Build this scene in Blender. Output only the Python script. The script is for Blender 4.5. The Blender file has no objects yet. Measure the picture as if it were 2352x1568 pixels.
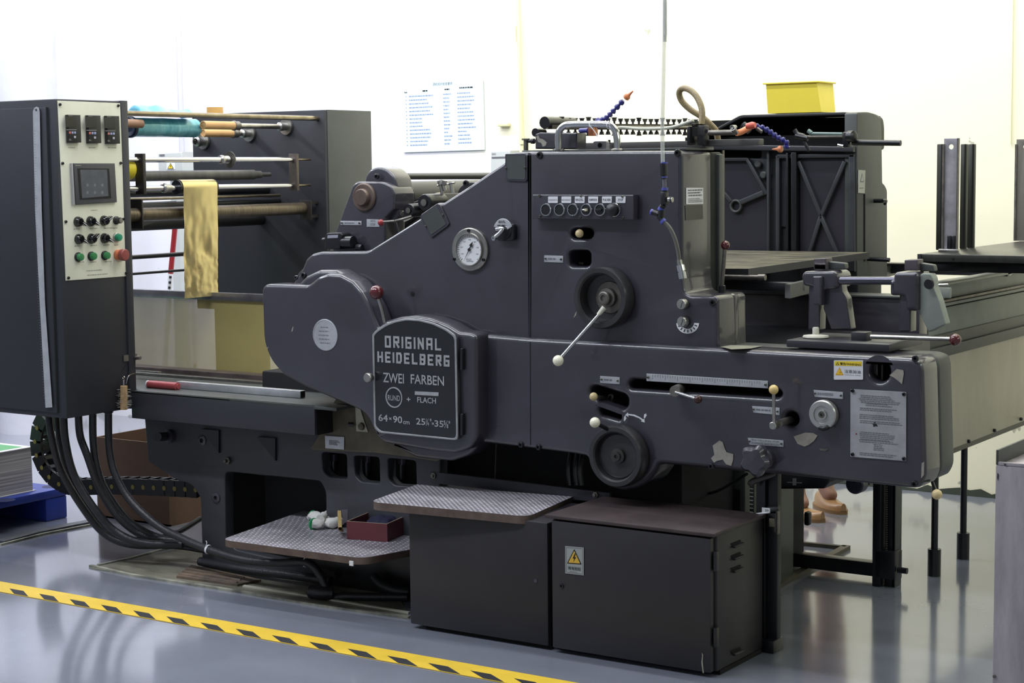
import bpy, bmesh, math, random
from mathutils import Vector, Matrix, noise as mnoise
random.seed(7)
C = bpy.context.scene.collection
PI = math.pi
# ------------------------------------------------------------------ camera
FP = 4098.14; YAW = 0.58701; PITCH = 0.096475; ROLL = -0.010788; CH = 1.5
_f = Vector((-math.sin(YAW)*math.cos(PITCH), math.cos(YAW)*math.cos(PITCH), -math.sin(PITCH)))
_r = Vector((math.cos(YAW), math.sin(YAW), 0)); _u = _r.cross(_f)
_rt = _r*math.cos(ROLL) + _u*math.sin(ROLL); _up = -_r*math.sin(ROLL) + _u*math.cos(ROLL)
cam = bpy.data.cameras.new('camera'); cam_o = bpy.data.objects.new('camera', cam); C.objects.link(cam_o)
cam.sensor_width = 36; cam.lens = FP/2352*36; cam.clip_end = 100
M = Matrix((_rt, _up, -_f)).transposed().to_4x4(); M.translation = Vector((0, 0, CH)); cam_o.matrix_world = M
bpy.context.scene.camera = cam_o
CAMP = Vector((0, 0, CH))
# ------------------------------------------------------------------ world, lights, exposure
w = bpy.data.worlds.new('world'); bpy.context.scene.world = w; w.use_nodes = True
bg = w.node_tree.nodes['Background']; bg.inputs[1].default_value = 0.36
_nt = w.node_tree; _tc = _nt.nodes.new('ShaderNodeTexCoord'); _sp = _nt.nodes.new('ShaderNodeSeparateXYZ'); _rp = _nt.nodes.new('ShaderNodeValToRGB')
_nt.links.new(_tc.outputs['Generated'], _sp.inputs[0]); _nt.links.new(_sp.outputs[2], _rp.inputs[0]); _nt.links.new(_rp.outputs[0], bg.inputs[0])
_rp.color_ramp.elements[0].position = 0.02; _rp.color_ramp.elements[0].color = (.42, .46, .52, 1); _rp.color_ramp.elements[1].position = .5; _rp.color_ramp.elements[1].color = (.95, 1.0, 1.08, 1)
vs = bpy.context.scene.view_settings
vs.view_transform = 'Standard'; vs.look = 'None'; vs.exposure = 0.5; vs.gamma = 1.0; vs.use_curve_mapping = False
def area(name, loc, rot, sx, sy, power, col):
    l = bpy.data.lights.new(name, 'AREA'); l.shape = 'RECTANGLE'; l.size = sx; l.size_y = sy; l.energy = power; l.color = col
    o = bpy.data.objects.new(name, l); C.objects.link(o); o.location = loc; o.rotation_euler = rot; return o
COOL = (.86, .91, 1); WARM = (1, 1, .88)
area('tube_and_fill_light', (-5.0, 2.6, 4.2), (math.radians(12), 0, 0), 4.6, .16, 120, COOL)
area('tube_and_fill_light', (-3.6, 5.0, 4.2), (0, 0, 0), 6.5, .14, 75, (.97, .98, 1))
area('tube_and_fill_light', (-6.4, 6.3, 4.3), (math.radians(38), 0, 0), 8, .3, 185, (.97, .98, 1))
area('tube_and_fill_light', (-1.6, 6.2, 4.3), (math.radians(30), 0, 0), 3.2, .3, 38, WARM)
area('tube_and_fill_light', (2.2, 5.0, 3.0), (math.radians(-6), math.radians(66), 0), 1.0, 4, 34, (.9, 1, .88))  # added fill lamp brightening the right-facing sides, not a ceiling tube
area('tube_and_fill_light', (-8.5, 3.2, 4.0), (0, math.radians(-20), 0), .4, 4.5, 80, COOL)
# ------------------------------------------------------------------ pixel -> point on a plane of the place
def P(px, py, X=None, Y=None, Z=None):
    d = _f*FP + _rt*(px-1176) - _up*(py-784)
    t = (X/d.x) if X is not None else (Y/d.y) if Y is not None else ((Z-CH)/d.z)
    return CAMP + d*t
def msc(p): return (p-CAMP).dot(_f)/FP        # metres per pixel at a point
class Pl:      # vertical working plane: 'Y' faces the viewer, 'X' faces right ; 'Z' faces up
    def __init__(s, a, v):
        s.a = a; s.v = v
        if a == 'Y': s.U = Vector((1,0,0)); s.V = Vector((0,0,1)); s.N = Vector((0,-1,0)); s.O = Vector((0,v,0))
        if a == 'X': s.U = Vector((0,1,0)); s.V = Vector((0,0,1)); s.N = Vector((1,0,0)); s.O = Vector((v,0,0))
        if a == 'Z': s.U = Vector((1,0,0)); s.V = Vector((0,1,0)); s.N = Vector((0,0,1)); s.O = Vector((0,0,v))
    def p(s, px, py): return P(px, py, **{s.a: s.v})
    def uv(s, px, py):
        q = s.p(px, py)-s.O; return (q.dot(s.U), q.dot(s.V))
    def w(s, u, v, n=0): return s.O + s.U*u + s.V*v + s.N*n
    def sc(s, px, py): return msc(s.p(px, py))
# ------------------------------------------------------------------ materials
def srgb(h):
    c = [int(h[i:i+2], 16)/255 for i in (0, 2, 4)]
    return tuple(x/12.92 if x <= .04045 else ((x+.055)/1.055)**2.4 for x in c)+(1,)
MATS = {}
def mat(name, col, rough=.5, metal=0, var=.0, vs_=6, bump=0, bs=60, alpha=1, trans=0, col2=None, emis=0, coat=0, stretch=None, spec=.5, thr=None):
    if name in MATS: return MATS[name]
    m = bpy.data.materials.new(name); m.use_nodes = True; nt = m.node_tree; b = nt.nodes['Principled BSDF']
    c = srgb(col) if isinstance(col, str) else col
    b.inputs['Base Color'].default_value = c; b.inputs['Roughness'].default_value = rough; b.inputs['Metallic'].default_value = metal
    b.inputs['Specular IOR Level'].default_value = spec
    if alpha < 1: b.inputs['Alpha'].default_value = alpha
    if trans: b.inputs['Transmission Weight'].default_value = trans
    if coat: b.inputs['Coat Weight'].default_value = coat; b.inputs['Coat Roughness'].default_value = .09
    if var or col2 or bump:
        tc = nt.nodes.new('ShaderNodeTexCoord'); mp = nt.nodes.new('ShaderNodeMapping'); nt.links.new(tc.outputs['Object'], mp.inputs[0])
        if stretch: mp.inputs['Scale'].default_value = stretch
    if var or col2:
        n = nt.nodes.new('ShaderNodeTexNoise'); n.inputs['Scale'].default_value = vs_; n.inputs['Detail'].default_value = 6; n.inputs['Roughness'].default_value = .65
        nt.links.new(mp.outputs[0], n.inputs['Vector'])
        r = nt.nodes.new('ShaderNodeValToRGB'); lo, hi = thr or (.35, .65)
        r.color_ramp.elements[0].position = lo; r.color_ramp.elements[1].position = hi
        if col2: c2 = srgb(col2); r.color_ramp.elements[0].color = c; r.color_ramp.elements[1].color = c2
        else:
            r.color_ramp.elements[0].color = tuple(x*(1-var) for x in c[:3])+(1,); r.color_ramp.elements[1].color = tuple(min(1, x*(1+var)) for x in c[:3])+(1,)
        nt.links.new(n.outputs[0], r.inputs[0]); nt.links.new(r.outputs[0], b.inputs['Base Color'])
    if bump:
        n2 = nt.nodes.new('ShaderNodeTexNoise'); n2.inputs['Scale'].default_value = bs; n2.inputs['Detail'].default_value = 4
        nt.links.new(mp.outputs[0], n2.inputs['Vector'])
        bp = nt.nodes.new('ShaderNodeBump'); bp.inputs['Strength'].default_value = bump; bp.inputs['Distance'].default_value = .01
        nt.links.new(n2.outputs[0], bp.inputs['Height']); nt.links.new(bp.outputs[0], b.inputs['Normal'])
    if emis: b.inputs['Emission Color'].default_value = c; b.inputs['Emission Strength'].default_value = emis
    MATS[name] = m; return m
PAINT = mat('dark_paint', '33313a', .38, var=.14, vs_=5, bump=.035, bs=45, coat=.7)
PAINT2 = mat('dark_sheet_paint', '303036', .42, var=.10, vs_=4, bump=.03, bs=70)
PAINTW = mat('worn_brown_paint', '392f30', .5, var=.25, vs_=9)
PAINTG = mat('grey_and_side_lit_paint', '434645', .45, var=.12, vs_=4)  # on right-facing sides this grey has the greenish side light put into it
BLACK = mat('black_enamel', '191a1e', .3, var=.1)
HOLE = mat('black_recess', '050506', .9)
BLKPL = mat('black_plastic', '17181b', .4)
RUBBER = mat('black_rubber', '26262b', .38, bump=.2, bs=150)
CHROME = mat('chrome', 'cfcfd2', .16, 1)
STEEL = mat('brushed_steel', 'a9a7a2', .35, 1, var=.2, vs_=14)
DSTEEL = mat('dull_steel', '77736d', .45, .8, var=.3, vs_=18)
RUST = mat('rusty_steel', '5a4a44', .55, .5, col2='73655c', vs_=14)
ALU = mat('aluminium_plate', 'b9bbbf', .42, .55, var=.12, vs_=16)
CHEQ = mat('tread_plate_steel', '9a969d', .4, .45, var=.2, vs_=12)
IVORY = mat('ivory_plastic', 'ddd2ae', .3)
CREAM = mat('cream_plastic', 'eae6cf', .3)
REDB = mat('dark_red_plastic', '531a1f', .2, coat=.5)
REDB2 = mat('bright_red_plastic', '8f252b', .3)
WHITE = mat('white_plate', 'dcdce0', .45, var=.06)
INK = mat('black_print', '17171a', .6)
INKG = mat('grey_print', '6a6a70', .7)
PANELW = mat('ivory_panel', 'd2d1c0', .45, var=.07, vs_=5)
BLUEP = mat('blue_hose_plastic', '2b2c78', .35)
ORANGE = mat('orange_plastic', 'd98556', .4)
YELLOW = mat('yellow_plastic', 'fbe552', .4, var=.02)
BARE = mat('bare_metal_patch', '9a958b', .6, .2, var=.15, vs_=40)
GREASE = mat('greasy_casting', '66604f', .5, .2, col2='47443c', vs_=7)
GREEN = mat('green_plastic', '2f7444', .35)
GREEN2 = mat('teal_plastic', '22805f', .3)
REDBT = mat('red_button_plastic', '84403c', .4)
SCREEN = mat('grey_screen', '55575c', .2, var=.1, vs_=30)
BROWNC = mat('brown_cardboard', '5f4838', .85, var=.08, vs_=12)
TAN = mat('kraft_tube', 'c49a67', .7, var=.08, vs_=10)
GLYEL = mat('yellow_label', 'e6c92e', .5)
# ------------------------------------------------------------------ mesh builder
class B:
    def __init__(s): s.v = []; s.f = []; s.m = []; s.mats = []
    def mi(s, m):
        if m not in s.mats: s.mats.append(m)
        return s.mats.index(m)
    def add(s, vs, fs, m):
        o = len(s.v); i = s.mi(m); s.v += [Vector(x) for x in vs]
        for f in fs: s.f.append([o+k for k in f]); s.m.append(i)
        return s
    def bmadd(s, bm, m, mtx=None):
        bm.verts.ensure_lookup_table(); vs = [(mtx @ v.co) if mtx else v.co.copy() for v in bm.verts]
        s.add(vs, [[v.index for v in f.verts] for f in bm.faces], m); bm.free(); return s
    def box(s, a, b, m, bev=0, seg=2, rot=None):
        a = Vector(a); b = Vector(b); lo = Vector(map(min, a, b)); hi = Vector(map(max, a, b))
        bm = bmesh.new(); bmesh.ops.create_cube(bm, size=1); d = hi-lo; c = (hi+lo)/2
        for v in bm.verts: v.co = Vector((v.co.x*d.x, v.co.y*d.y, v.co.z*d.z))
        if bev:
            bmesh.ops.bevel(bm, geom=list(bm.edges), offset=min(bev, min(d)*.48), segments=seg, affect='EDGES', profile=.5)
            bm.verts.index_update()
        mt = Matrix.Translation(c)
        if rot: mt = mt @ rot
        return s.bmadd(bm, m, mt)
    def lathe(s, c, ax, prof, m, n=24, cap=True):   # prof: (radius, height along ax)
        c = Vector(c); ax = Vector(ax).normalized(); t = Vector((0,0,1)) if abs(ax.z) < .9 else Vector((1,0,0))
        e1 = ax.cross(t).normalized(); e2 = ax.cross(e1); vs = []; fs = []
        for (r, h) in prof:
            for k in range(n):
                a = 2*PI*k/n; vs.append(c+ax*h+e1*(r*math.cos(a))+e2*(r*math.sin(a)))
        for i in range(len(prof)-1):
            for k in range(n):
                fs.append([i*n+k, i*n+(k+1) % n, (i+1)*n+(k+1) % n, (i+1)*n+k])
        if cap:
            if prof[0][0] > 1e-5: fs.append(list(range(n)))
            if prof[-1][0] > 1e-5: fs.append([(len(prof)-1)*n+k for k in range(n)][::-1])
        return s.add(vs, fs, m)
    def cyl(s, a, b, r, m, n=20, r2=None):
        a = Vector(a); b = Vector(b); d = b-a
        return s.lathe(a, d, [(r, 0), (r if r2 is None else r2, d.length)], m, n)
    def ball(s, c, r, m, n=20):
        k = 10; return s.lathe(c, (0,0,1), [(max(r*math.sin(PI*i/k), 1e-6), -r*math.cos(PI*i/k)) for i in range(k+1)], m, n, cap=False)
    def tube(s, pts, r, m, n=12, smooth=6, closed=False, sec=None):
        pts = [Vector(p) for p in pts]
        if smooth and len(pts) > 2:
            q = []
            for i in range(len(pts)-1):
                p0 = pts[max(i-1, 0)]; p1 = pts[i]; p2 = pts[i+1]; p3 = pts[min(i+2, len(pts)-1)]
                for k in range(smooth):
                    t = k/smooth
                    q.append(.5*((2*p1)+(p2-p0)*t+(2*p0-5*p1+4*p2-p3)*t*t+(3*p1-p0-3*p2+p3)*t**3))
            q.append(pts[-1]); pts = q
        L = len(pts); vs = []; fs = []; N = None
        if not sec: sec = [(math.cos(2*PI*k/n), math.sin(2*PI*k/n)) for k in range(n)]
        n = len(sec)
        for i, p in enumerate(pts):
            t = (pts[min(i+1, L-1)]-pts[max(i-1, 0)]).normalized()
            if N is None:
                h = Vector((0,0,1)) if abs(t.z) < .9 else Vector((0,1,0)); N = (h-t*h.dot(t)).normalized()
            else: N = (N-t*N.dot(t)).normalized()
            Bn = t.cross(N); rr = r(i/(L-1)) if callable(r) else r
            for (a, b) in sec: vs.append(p+N*(rr*b)+Bn*(rr*a))
        for i in range(L-1):
            for k in range(n): fs.append([i*n+k, i*n+(k+1) % n, (i+1)*n+(k+1) % n, (i+1)*n+k])
        fs.append(list(range(n))[::-1]); fs.append([(L-1)*n+k for k in range(n)])
        return s.add(vs, fs, m)
    def curve_mesh(s, cu, pl, m, off=(0, 0), n0=0, sx=1, sy=1):
        o = bpy.data.objects.new('tmp', cu); C.objects.link(o); dg = bpy.context.evaluated_depsgraph_get()
        me = bpy.data.meshes.new_from_object(o.evaluated_get(dg))
        vs = [pl.w(off[0]+v.co.x*sx, off[1]+v.co.y*sy, n0+v.co.z) for v in me.vertices]; fs = [list(p.vertices) for p in me.polygons]
        bpy.data.objects.remove(o); bpy.data.curves.remove(cu); bpy.data.meshes.remove(me)
        return s.add(vs, fs, m)
    def ext(s, pl, outer, n0, n1, m, bev=0, holes=(), uv=False, br=3):   # outline (pixels, or plane coordinates) from depth n0 to n1
        cu = bpy.data.curves.new('tmp', 'CURVE'); cu.dimensions = '2D'; cu.fill_mode = 'BOTH'
        for poly in [outer]+list(holes):
            pts = poly if uv else [pl.uv(*q[:2]) for q in poly]
            sp = cu.splines.new('POLY'); sp.points.add(len(pts)-1)
            for i, q in enumerate(pts): sp.points[i].co = (q[0], q[1], 0, 1)
            sp.use_cyclic_u = True
        th = abs(n1-n0)/2; bev = min(bev, th*.98); cu.extrude = th-bev; cu.bevel_depth = bev; cu.bevel_resolution = br
        if bev: cu.offset = -bev
        return s.curve_mesh(cu, pl, m, n0=(n0+n1)/2)
    def text(s, pl, txt, x0, y0, x1, h, m, n=.0015, bold=0, th=.0006, wpx=None):   # base-left pixel, right-end pixel, cap height in pixels
        u0, v0 = pl.uv(x0, y0); u1, _ = pl.uv(x1, y0); _, v2 = pl.uv(x0, y0-h)
        return s.textuv(pl, txt, u0, v0, u1-u0, v2-v0, m, n, bold, th)
    def textuv(s, pl, txt, u0, v0, wd, ht, m, n=.0015, bold=0, th=.0006):
        cu = bpy.data.curves.new('tmp', 'FONT'); cu.body = txt; cu.size = 1; cu.extrude = 0; cu.offset = bold; cu.resolution_u = 3
        o = bpy.data.objects.new('tmp', cu); C.objects.link(o); dg = bpy.context.evaluated_depsgraph_get()
        me = bpy.data.meshes.new_from_object(o.evaluated_get(dg))
        if len(me.vertices):
            xs = [v.co.x for v in me.vertices]; ys = [v.co.y for v in me.vertices]; a, b, c, d = min(xs), max(xs), min(ys), max(ys)
            vs = [pl.w(u0+(v.co.x-a)/(b-a)*wd, v0+(v.co.y-c)/(d-c)*ht, n) for v in me.vertices]
            s.add(vs, [list(p.vertices) for p in me.polygons], m)
        bpy.data.objects.remove(o); bpy.data.curves.remove(cu); bpy.data.meshes.remove(me); return s
    def rows(s, pl, x0, y0, x1, y1, nrow, m, n=.0012, fill=.45, slope=0, seed=1):    # rows of print too small to read
        rnd = random.Random(seed); u0, v0 = pl.uv(x0, y0); u1 = pl.uv(x1, y0)[0]; v1 = pl.uv(x0, y1)[1]; dv = (v1-v0)/nrow
        for i in range(nrow):
            va = v0+dv*i+dv*(1-fill)/2; vb = va+dv*fill; u = u0+(u1-u0)*rnd.uniform(0, .06); end = u1-(u1-u0)*rnd.uniform(0, .3)
            while u < end:
                wd = abs(dv)*rnd.uniform(.6, 2.2); ue = min(u+wd, end)
                s.add([pl.w(u, va, n), pl.w(ue, va, n), pl.w(ue, vb, n), pl.w(u, vb, n)], [[0, 1, 2, 3]], m); u = ue+abs(dv)*.35
        return s
    def build(s, name, parent=None, label=None, sharp=.6, weld=True):
        me = bpy.data.meshes.new(name)
        o = bpy.data.objects.new(name, me); C.objects.link(o)
        off = Vector((0, 0, 0)); vs = s.v
        if parent is not None:
            o.parent = parent; base = parent['_b'] if '_b' in parent else (0, 0, 0)
            o['_b'] = (0, 0, 0)
            if parent.type == 'EMPTY': o.location = -Vector(parent['_b'])
        me.from_pydata([tuple(v) for v in vs], [], s.f)
        for m in s.mats: me.materials.append(m)
        me.polygons.foreach_set('material_index', s.m); me.update()
        bm = bmesh.new(); bm.from_mesh(me); (bmesh.ops.remove_doubles(bm, verts=bm.verts, dist=1e-6) if weld else None); bmesh.ops.recalc_face_normals(bm, faces=bm.faces); bm.to_mesh(me); bm.free()
        me.shade_smooth(); me.set_sharp_from_angle(angle=sharp)
        if label: o['label'] = label
        return o
def thing(name, label, cat, loc, group=None):
    o = bpy.data.objects.new(name, None); C.objects.link(o); o.location = loc; o['_b'] = tuple(loc); o.empty_display_size = .1
    o['label'] = label; o['category'] = cat
    if group: o['group'] = group
    return o
def tag(o, label, cat, group=None, kind=None):
    o['label'] = label; o['category'] = cat
    if group: o['group'] = group
    if kind: o['kind'] = kind
    return o
def struct(o): o['kind'] = 'structure'; return o
def arc(cx, cy, rx, ry, a0, a1, n): return [(cx+rx*math.cos(math.radians(a0+(a1-a0)*i/n)), cy-ry*math.sin(math.radians(a0+(a1-a0)*i/n))) for i in range(n+1)]
def rrect(x0, y0, x1, y1, r, n=4):     # rounded rectangle in pixels
    rx = min(r, (x1-x0)/2); ry = min(r, (y1-y0)/2); q = []
    for cx, cy, a in ((x1-rx, y0+ry, 90), (x0+rx, y0+ry, 180), (x0+rx, y1-ry, 270), (x1-rx, y1-ry, 360)):
        q += arc(cx, cy, rx, ry, a-90, a, n) if False else arc(cx, cy, rx, ry, a-90, a, n)
    return q
def circ(pl, px, py, r, n=28):     # circle of r metres around pixel, in plane coordinates
    u, v = pl.uv(px, py); return [(u+r*math.cos(2*PI*k/n), v+r*math.sin(2*PI*k/n)) for k in range(n)]
def uvs(pl, pts): return [pl.uv(*q[:2]) for q in pts]
def roundpoly(pts, r, n=4):     # round the corners of a polygon (2-D)
    out = []; L = len(pts)
    for i in range(L):
        p = Vector(pts[i][:2]); a = Vector(pts[i-1][:2]); b = Vector(pts[(i+1) % L][:2]); rr = pts[i][2] if len(pts[i]) > 2 else r
        da = (a-p); db = (b-p); d = min(rr, da.length*.49, db.length*.49)
        if d < 1e-6: out.append(tuple(p)); continue
        s_ = p+da.normalized()*d; e_ = p+db.normalized()*d
        for k in range(n+1):
            t = k/n; out.append(tuple((1-t)**2*s_+2*t*(1-t)*p+t*t*e_))
    return out
def screw(b, pl, px, py, r=.009, m=None, n=0):
    c = pl.p(px, py)+pl.N*n
    b.lathe(c, pl.N, [(r, -.002), (r, .004), (r*.8, .006), (r*.45, .006), (r*.42, .001)], m or PAINT, 14, cap=False)
    b.lathe(c, pl.N, [(r*.45, .0015), (.0001, .0015)], HOLE, 14, cap=False)
# ================================================================== the room
WY = 7.8
def floor_mat():
    m = mat('epoxy_floor', '7a7e8a', .14, var=.10, vs_=1.3, bump=.012, bs=2.2, coat=.6)
    m.node_tree.nodes['Principled BSDF'].inputs['Coat Roughness'].default_value = .1
    return m
b = B(); b.add([(-16, -3, 0), (6, -3, 0), (6, WY, 0), (-16, WY, 0)], [[0, 1, 2, 3]], floor_mat()); fl = struct(b.build('floor'))
WALLM = mat('wall_plaster', 'ece9e4', .8, var=.03, vs_=1.5, bump=.08, bs=8)
nt = WALLM.node_tree      # cream paint towards the right bay, white towards the left, worn greenish patches low down
bs_ = nt.nodes['Principled BSDF']
tc = nt.nodes.new('ShaderNodeTexCoord'); sp = nt.nodes.new('ShaderNodeSeparateXYZ'); nt.links.new(tc.outputs['Object'], sp.inputs[0])
def mth(op, a, b_=None, c=None):
    n = nt.nodes.new('ShaderNodeMath'); n.operation = op
    for i, x in enumerate((a, b_, c)):
        if x is None: continue
        if hasattr(x, 'links'): nt.links.new(x, n.inputs[i])
        else: n.inputs[i].default_value = x
    return n.outputs[0]
mr = nt.nodes.new('ShaderNodeMapRange'); nt.links.new(sp.outputs[0], mr.inputs[0]); mr.inputs[1].default_value = -5.6; mr.inputs[2].default_value = -5.2
mx = nt.nodes.new('ShaderNodeMix'); mx.data_type = 'RGBA'; nt.links.new(mr.outputs[0], mx.inputs[0]); mx.inputs[6].default_value = srgb('e9e8ee'); mx.inputs[7].default_value = srgb('ebe7cd')
ns = nt.nodes.new('ShaderNodeTexNoise'); ns.inputs['Scale'].default_value = 9; ns.inputs['Detail'].default_value = 6; nt.links.new(tc.outputs['Object'], ns.inputs['Vector'])
low = nt.nodes.new('ShaderNodeMapRange'); nt.links.new(sp.outputs[2], low.inputs[0]); low.inputs[1].default_value = .55; low.inputs[2].default_value = 0; low.inputs[3].default_value = 0; low.inputs[4].default_value = .14
th = mth('GREATER_THAN', mth('ADD', ns.outputs[0], low.outputs[0]), .735)
mx2 = nt.nodes.new('ShaderNodeMix'); mx2.data_type = 'RGBA'; nt.links.new(mth('MULTIPLY', th, .55), mx2.inputs[0]); nt.links.new(mx.outputs[2], mx2.inputs[6]); mx2.inputs[7].default_value = srgb('6f7566')
nt.links.new(mx2.outputs[2], bs_.inputs['Base Color'])
b = B(); b.box((-16, WY, 0), (6, WY+.2, 4.6), WALLM); struct(b.build('wall_back'))
b = B(); b.box((3.2, -3, 0), (3.4, WY, 4.6), mat('right_wall_plaster', 'a9a99c', .8, var=.05, vs_=2)); struct(b.build('wall_right'))
b = B(); b.box((-16, -3, 4.6), (6, WY+.2, 4.7), mat('ceiling_plaster', 'c9ccd0', .85, var=.03)); struct(b.build('ceiling'))
# green-black grime line along the foot of the wall
b = B(); random.seed(3)
pts = []; x = -4.2
while x < .5: pts.append((x, .012+.03*random.random()**2)); x += .05
vs_ = [(x, WY-.004, 0.001) for x, z in pts]+[(x, WY-.004, z) for x, z in pts]; n = len(pts)
b.add(vs_, [[i, i+1, n+i+1, n+i] for i in range(n-1)], mat('wall_foot_grime', '3c4238', .8)); struct(b.build('trim_1'))
# round column at the far left, white pipes
c0 = P(60, 500, Y=7.1); b = B(); b.lathe((c0.x, 7.1, 0), (0, 0, 1), [(.2, 0), (.2, 4.6)], mat('column_plaster', 'd2d2dc', .7, var=.05, vs_=5, bump=.1, bs=10), 40); struct(b.build('trim_2'))
PIPEW = mat('lavender_white_pipe', 'c9c7d6', .4); PIPEC = mat('cream_pipe', 'dad7ae', .5)
b = B(); b.cyl(P(406, -40, Y=WY-.05)+Vector((0, 0, 1)), (P(420, 400, Y=WY-.05).x, WY-.05, 0), .016, PIPEW); tag(b.build('drain_pipe'), 'thin lavender white pipe running down the wall left of the foil machine', 'pipe')
p = P(1190, 0, Y=WY-.03); q = P(1200, 345, Y=WY-.03); d = (q-p)/(q-p).length
b = B(); b.cyl(p-d*.4, q+d*1.2, .011, PIPEC); b.cyl(q+d*-.07, q+d*-.03, .016, PIPEC)
c1 = P(1186, 70, Y=WY-.02); b.cyl(P(1184.5, 60, Y=WY-.012), P(1186, 96, Y=WY-.012), .004, PIPEC)
tag(b.build('conduit_pipe'), 'thin cream conduit running down the wall right of the pale blue notice', 'pipe')
b = B(); q = P(2327, 110, Y=WY-.01); b.cyl((q.x, WY-.01, 4), P(2322, 332, Y=WY-.01), .003, PIPEC); tag(b.build('wall_wire'), 'thin pale wire hanging down the wall at the right edge', 'wire')
# notice sheet
NP = Pl('Y', WY-.006)
nb = thing('wall_notice', 'pale blue printed inspection notice sheet fixed to the white wall', 'notice', P(1018, 345, Y=WY-.006))
quad = [(922, 191), (1110, 180), (1114, 344), (927, 350)]
b = B(); b.ext(NP, quad, 0, .003, mat('pale_blue_paper', 'd3e6ee', .5))
def npx(s, t):    # s,t in 0..1 on the sheet
    a = Vector(quad[0])*(1-s)+Vector(quad[1])*s; c = Vector(quad[3])*(1-s)+Vector(quad[2])*s; r = a*(1-t)+c*t; return r
def ndash(s0, s1, t, h=.018, m=INKG, seed=0):
    rnd = random.Random(seed); s = s0
    while s < s1:
        e = min(s+rnd.uniform(.01, .035), s1)
        q = [npx(s, t), npx(e, t), npx(e, t+h), npx(s, t+h)]; b.add([NP.w(*NP.uv(*k), .0045) for k in q], [[0, 1, 2, 3]], m); s = e+.006
BLI = mat('blue_print', '8d9cc0', .7)
for i in range(14):
    t = .19+i*.054; ndash(.05, .06, t, .014, BLI, i); ndash(.09, .09+random.uniform(.15, .3), t, .014, BLI, i+20); ndash(.51, .51+random.uniform(.05, .1), t-.005, .014, BLI, i+40); ndash(.68, .68+random.uniform(.1, .27), t-.01, .014, BLI, i+60)
ndash(.04, .07, .13, .016, INK, 1); ndash(.26, .32, .12, .018, INK, 2); ndash(.53, .59, .115, .018, INK, 3); ndash(.71, .88, .105, .018, INK, 4)
b.text(NP, '烫机校对检查要项', 995, 197, 1040, 7, INKG, n=.0045)
b.build('paper_sheet', nb)
# electrical junction box peeping over the press and one behind the foil machine
BOXG = mat('grey_box_paint', 'b9bdbb', .5)
pl = Pl('Y', 7.7)
t = thing('junction_box', 'light grey wall box peeping over the sloping press top', 'electrical box', pl.p(1165, 470))
b = B(); b.ext(pl, [(1126, 347), (1172, 345.7), (1172, 470), (1128, 470)], -.09, 0, BOXG, .006); b.build('box_body', t)
b = B(); b.ext(pl, [(1130, 360), (1200, 358), (1200, 361), (1130, 363)], 0, .003, INKG); b.rows(pl, 1130, 351, 1142, 356, 2, INKG, n=.002); b.build('lid_marks', t)
pl = Pl('Y', 7.4)
t = thing('switch_box', 'light grey switch box with yellow triangle behind the chrome rollers', 'electrical box', (pl.p(390, 400).x, 7.4, 0))
b = B(); b.ext(pl, [(362, 352), (418, 349), (420, 398), (364, 398)], -.15, 0, BOXG, .006); b.box((pl.p(385, 400).x-.03, 7.45, 0), (pl.p(385, 400).x+.03, 7.5, P(385, 396, Y=7.4).z), BOXG); b.build('box_body', t)
b = B(); b.ext(pl, [(383.5, 374), (402.5, 374), (402.5, 389), (383.5, 389)], 0, .003, WHITE); b.ext(pl, [(392.7, 374.5), (400, 387.5), (386, 387.5)], .003, .005, INK); b.ext(pl, [(392.7, 376.5), (398.3, 386.5), (387.8, 386.5)], .005, .006, GLYEL); b.ext(pl, [(392, 379.5), (394, 379.5), (393, 385)], .006, .007, INK); b.build('warning_sticker', t)
b = B(); b.ext(pl, [(367, 354.5), (378, 354), (378, 358), (367, 358.5)], 0, .003, INKG); b.build('display', t)
# red and white stand behind the foil strip
t = thing('striped_pole', 'thin red and white pole leaning behind the hanging gold foil', 'pole', P(392, 664, Y=6.8)*1.0)
b = B(); b.cyl(P(404, 500, Y=6.8), P(392, 628, Y=6.8), .014, REDB2); b.build('red_section', t)
b = B(); b.cyl(P(392, 628, Y=6.8), Vector((P(392, 628, Y=6.8).x-.12, 6.8, 0)), .014, WHITE)
for k in range(3): b.cyl(P(391.5-k*1.1, 634+k*12, Y=6.782), P(391-k*1.1, 639+k*12, Y=6.782), .007, INK)
b.build('white_section', t)
# wall socket fitting remains, small marks
b = B(); b.box(P(1149, 283, Y=WY), P(1166, 290, Y=WY-.03), PIPEC, .004); tag(b.build('wall_fitting'), 'small cream fitting stub on the wall beside the conduit', 'fitting')

# ================================================================== floor markings
YT0, YT1 = 4.235, 4.345
TAPEY = mat('yellow_tape', 'dcb93c', .4, var=.08, vs_=8); TAPEK = mat('black_tape', '24262a', .5)
t = thing('hazard_tape', 'yellow and black striped warning tape along the grey floor', 'floor tape', (-4, 4.29, 0))
b = B(); b.box((-9, YT0, .0005), (.5, YT1, .0025), TAPEY); b.build('yellow_strip', t)
b = B(); x = -8.9
while x < .4:
    b.add([(x, YT0+.002, .003), (x+.075, YT0+.002, .003), (x-.005, YT0+.05, .003), (x-.08, YT0+.05, .003)], [[0, 1, 2, 3]], TAPEK); x += .157
o = b.build('black_stripe', t)
STAIN = mat('stained_old_floor', '8b8878', .3, col2='57564c', vs_=3.5, bump=.05, bs=12, stretch=(1, 2.5, 1))
def zp(px, py, z=0): return P(px, py, Z=z)
poly = [(208, 1304), (330, 1276), (400, 1262), (470, 1250), (900, 1330), (940, 1420)]
b = B(); q = [zp(*k, .003) for k in poly]; b.add(q+[v-Vector((0, 0, .0028)) for v in q], [[0, 1, 2, 3, 4, 5]]+[[i, (i+1) % 6, 6+(i+1) % 6, 6+i] for i in range(6)], STAIN)
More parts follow.
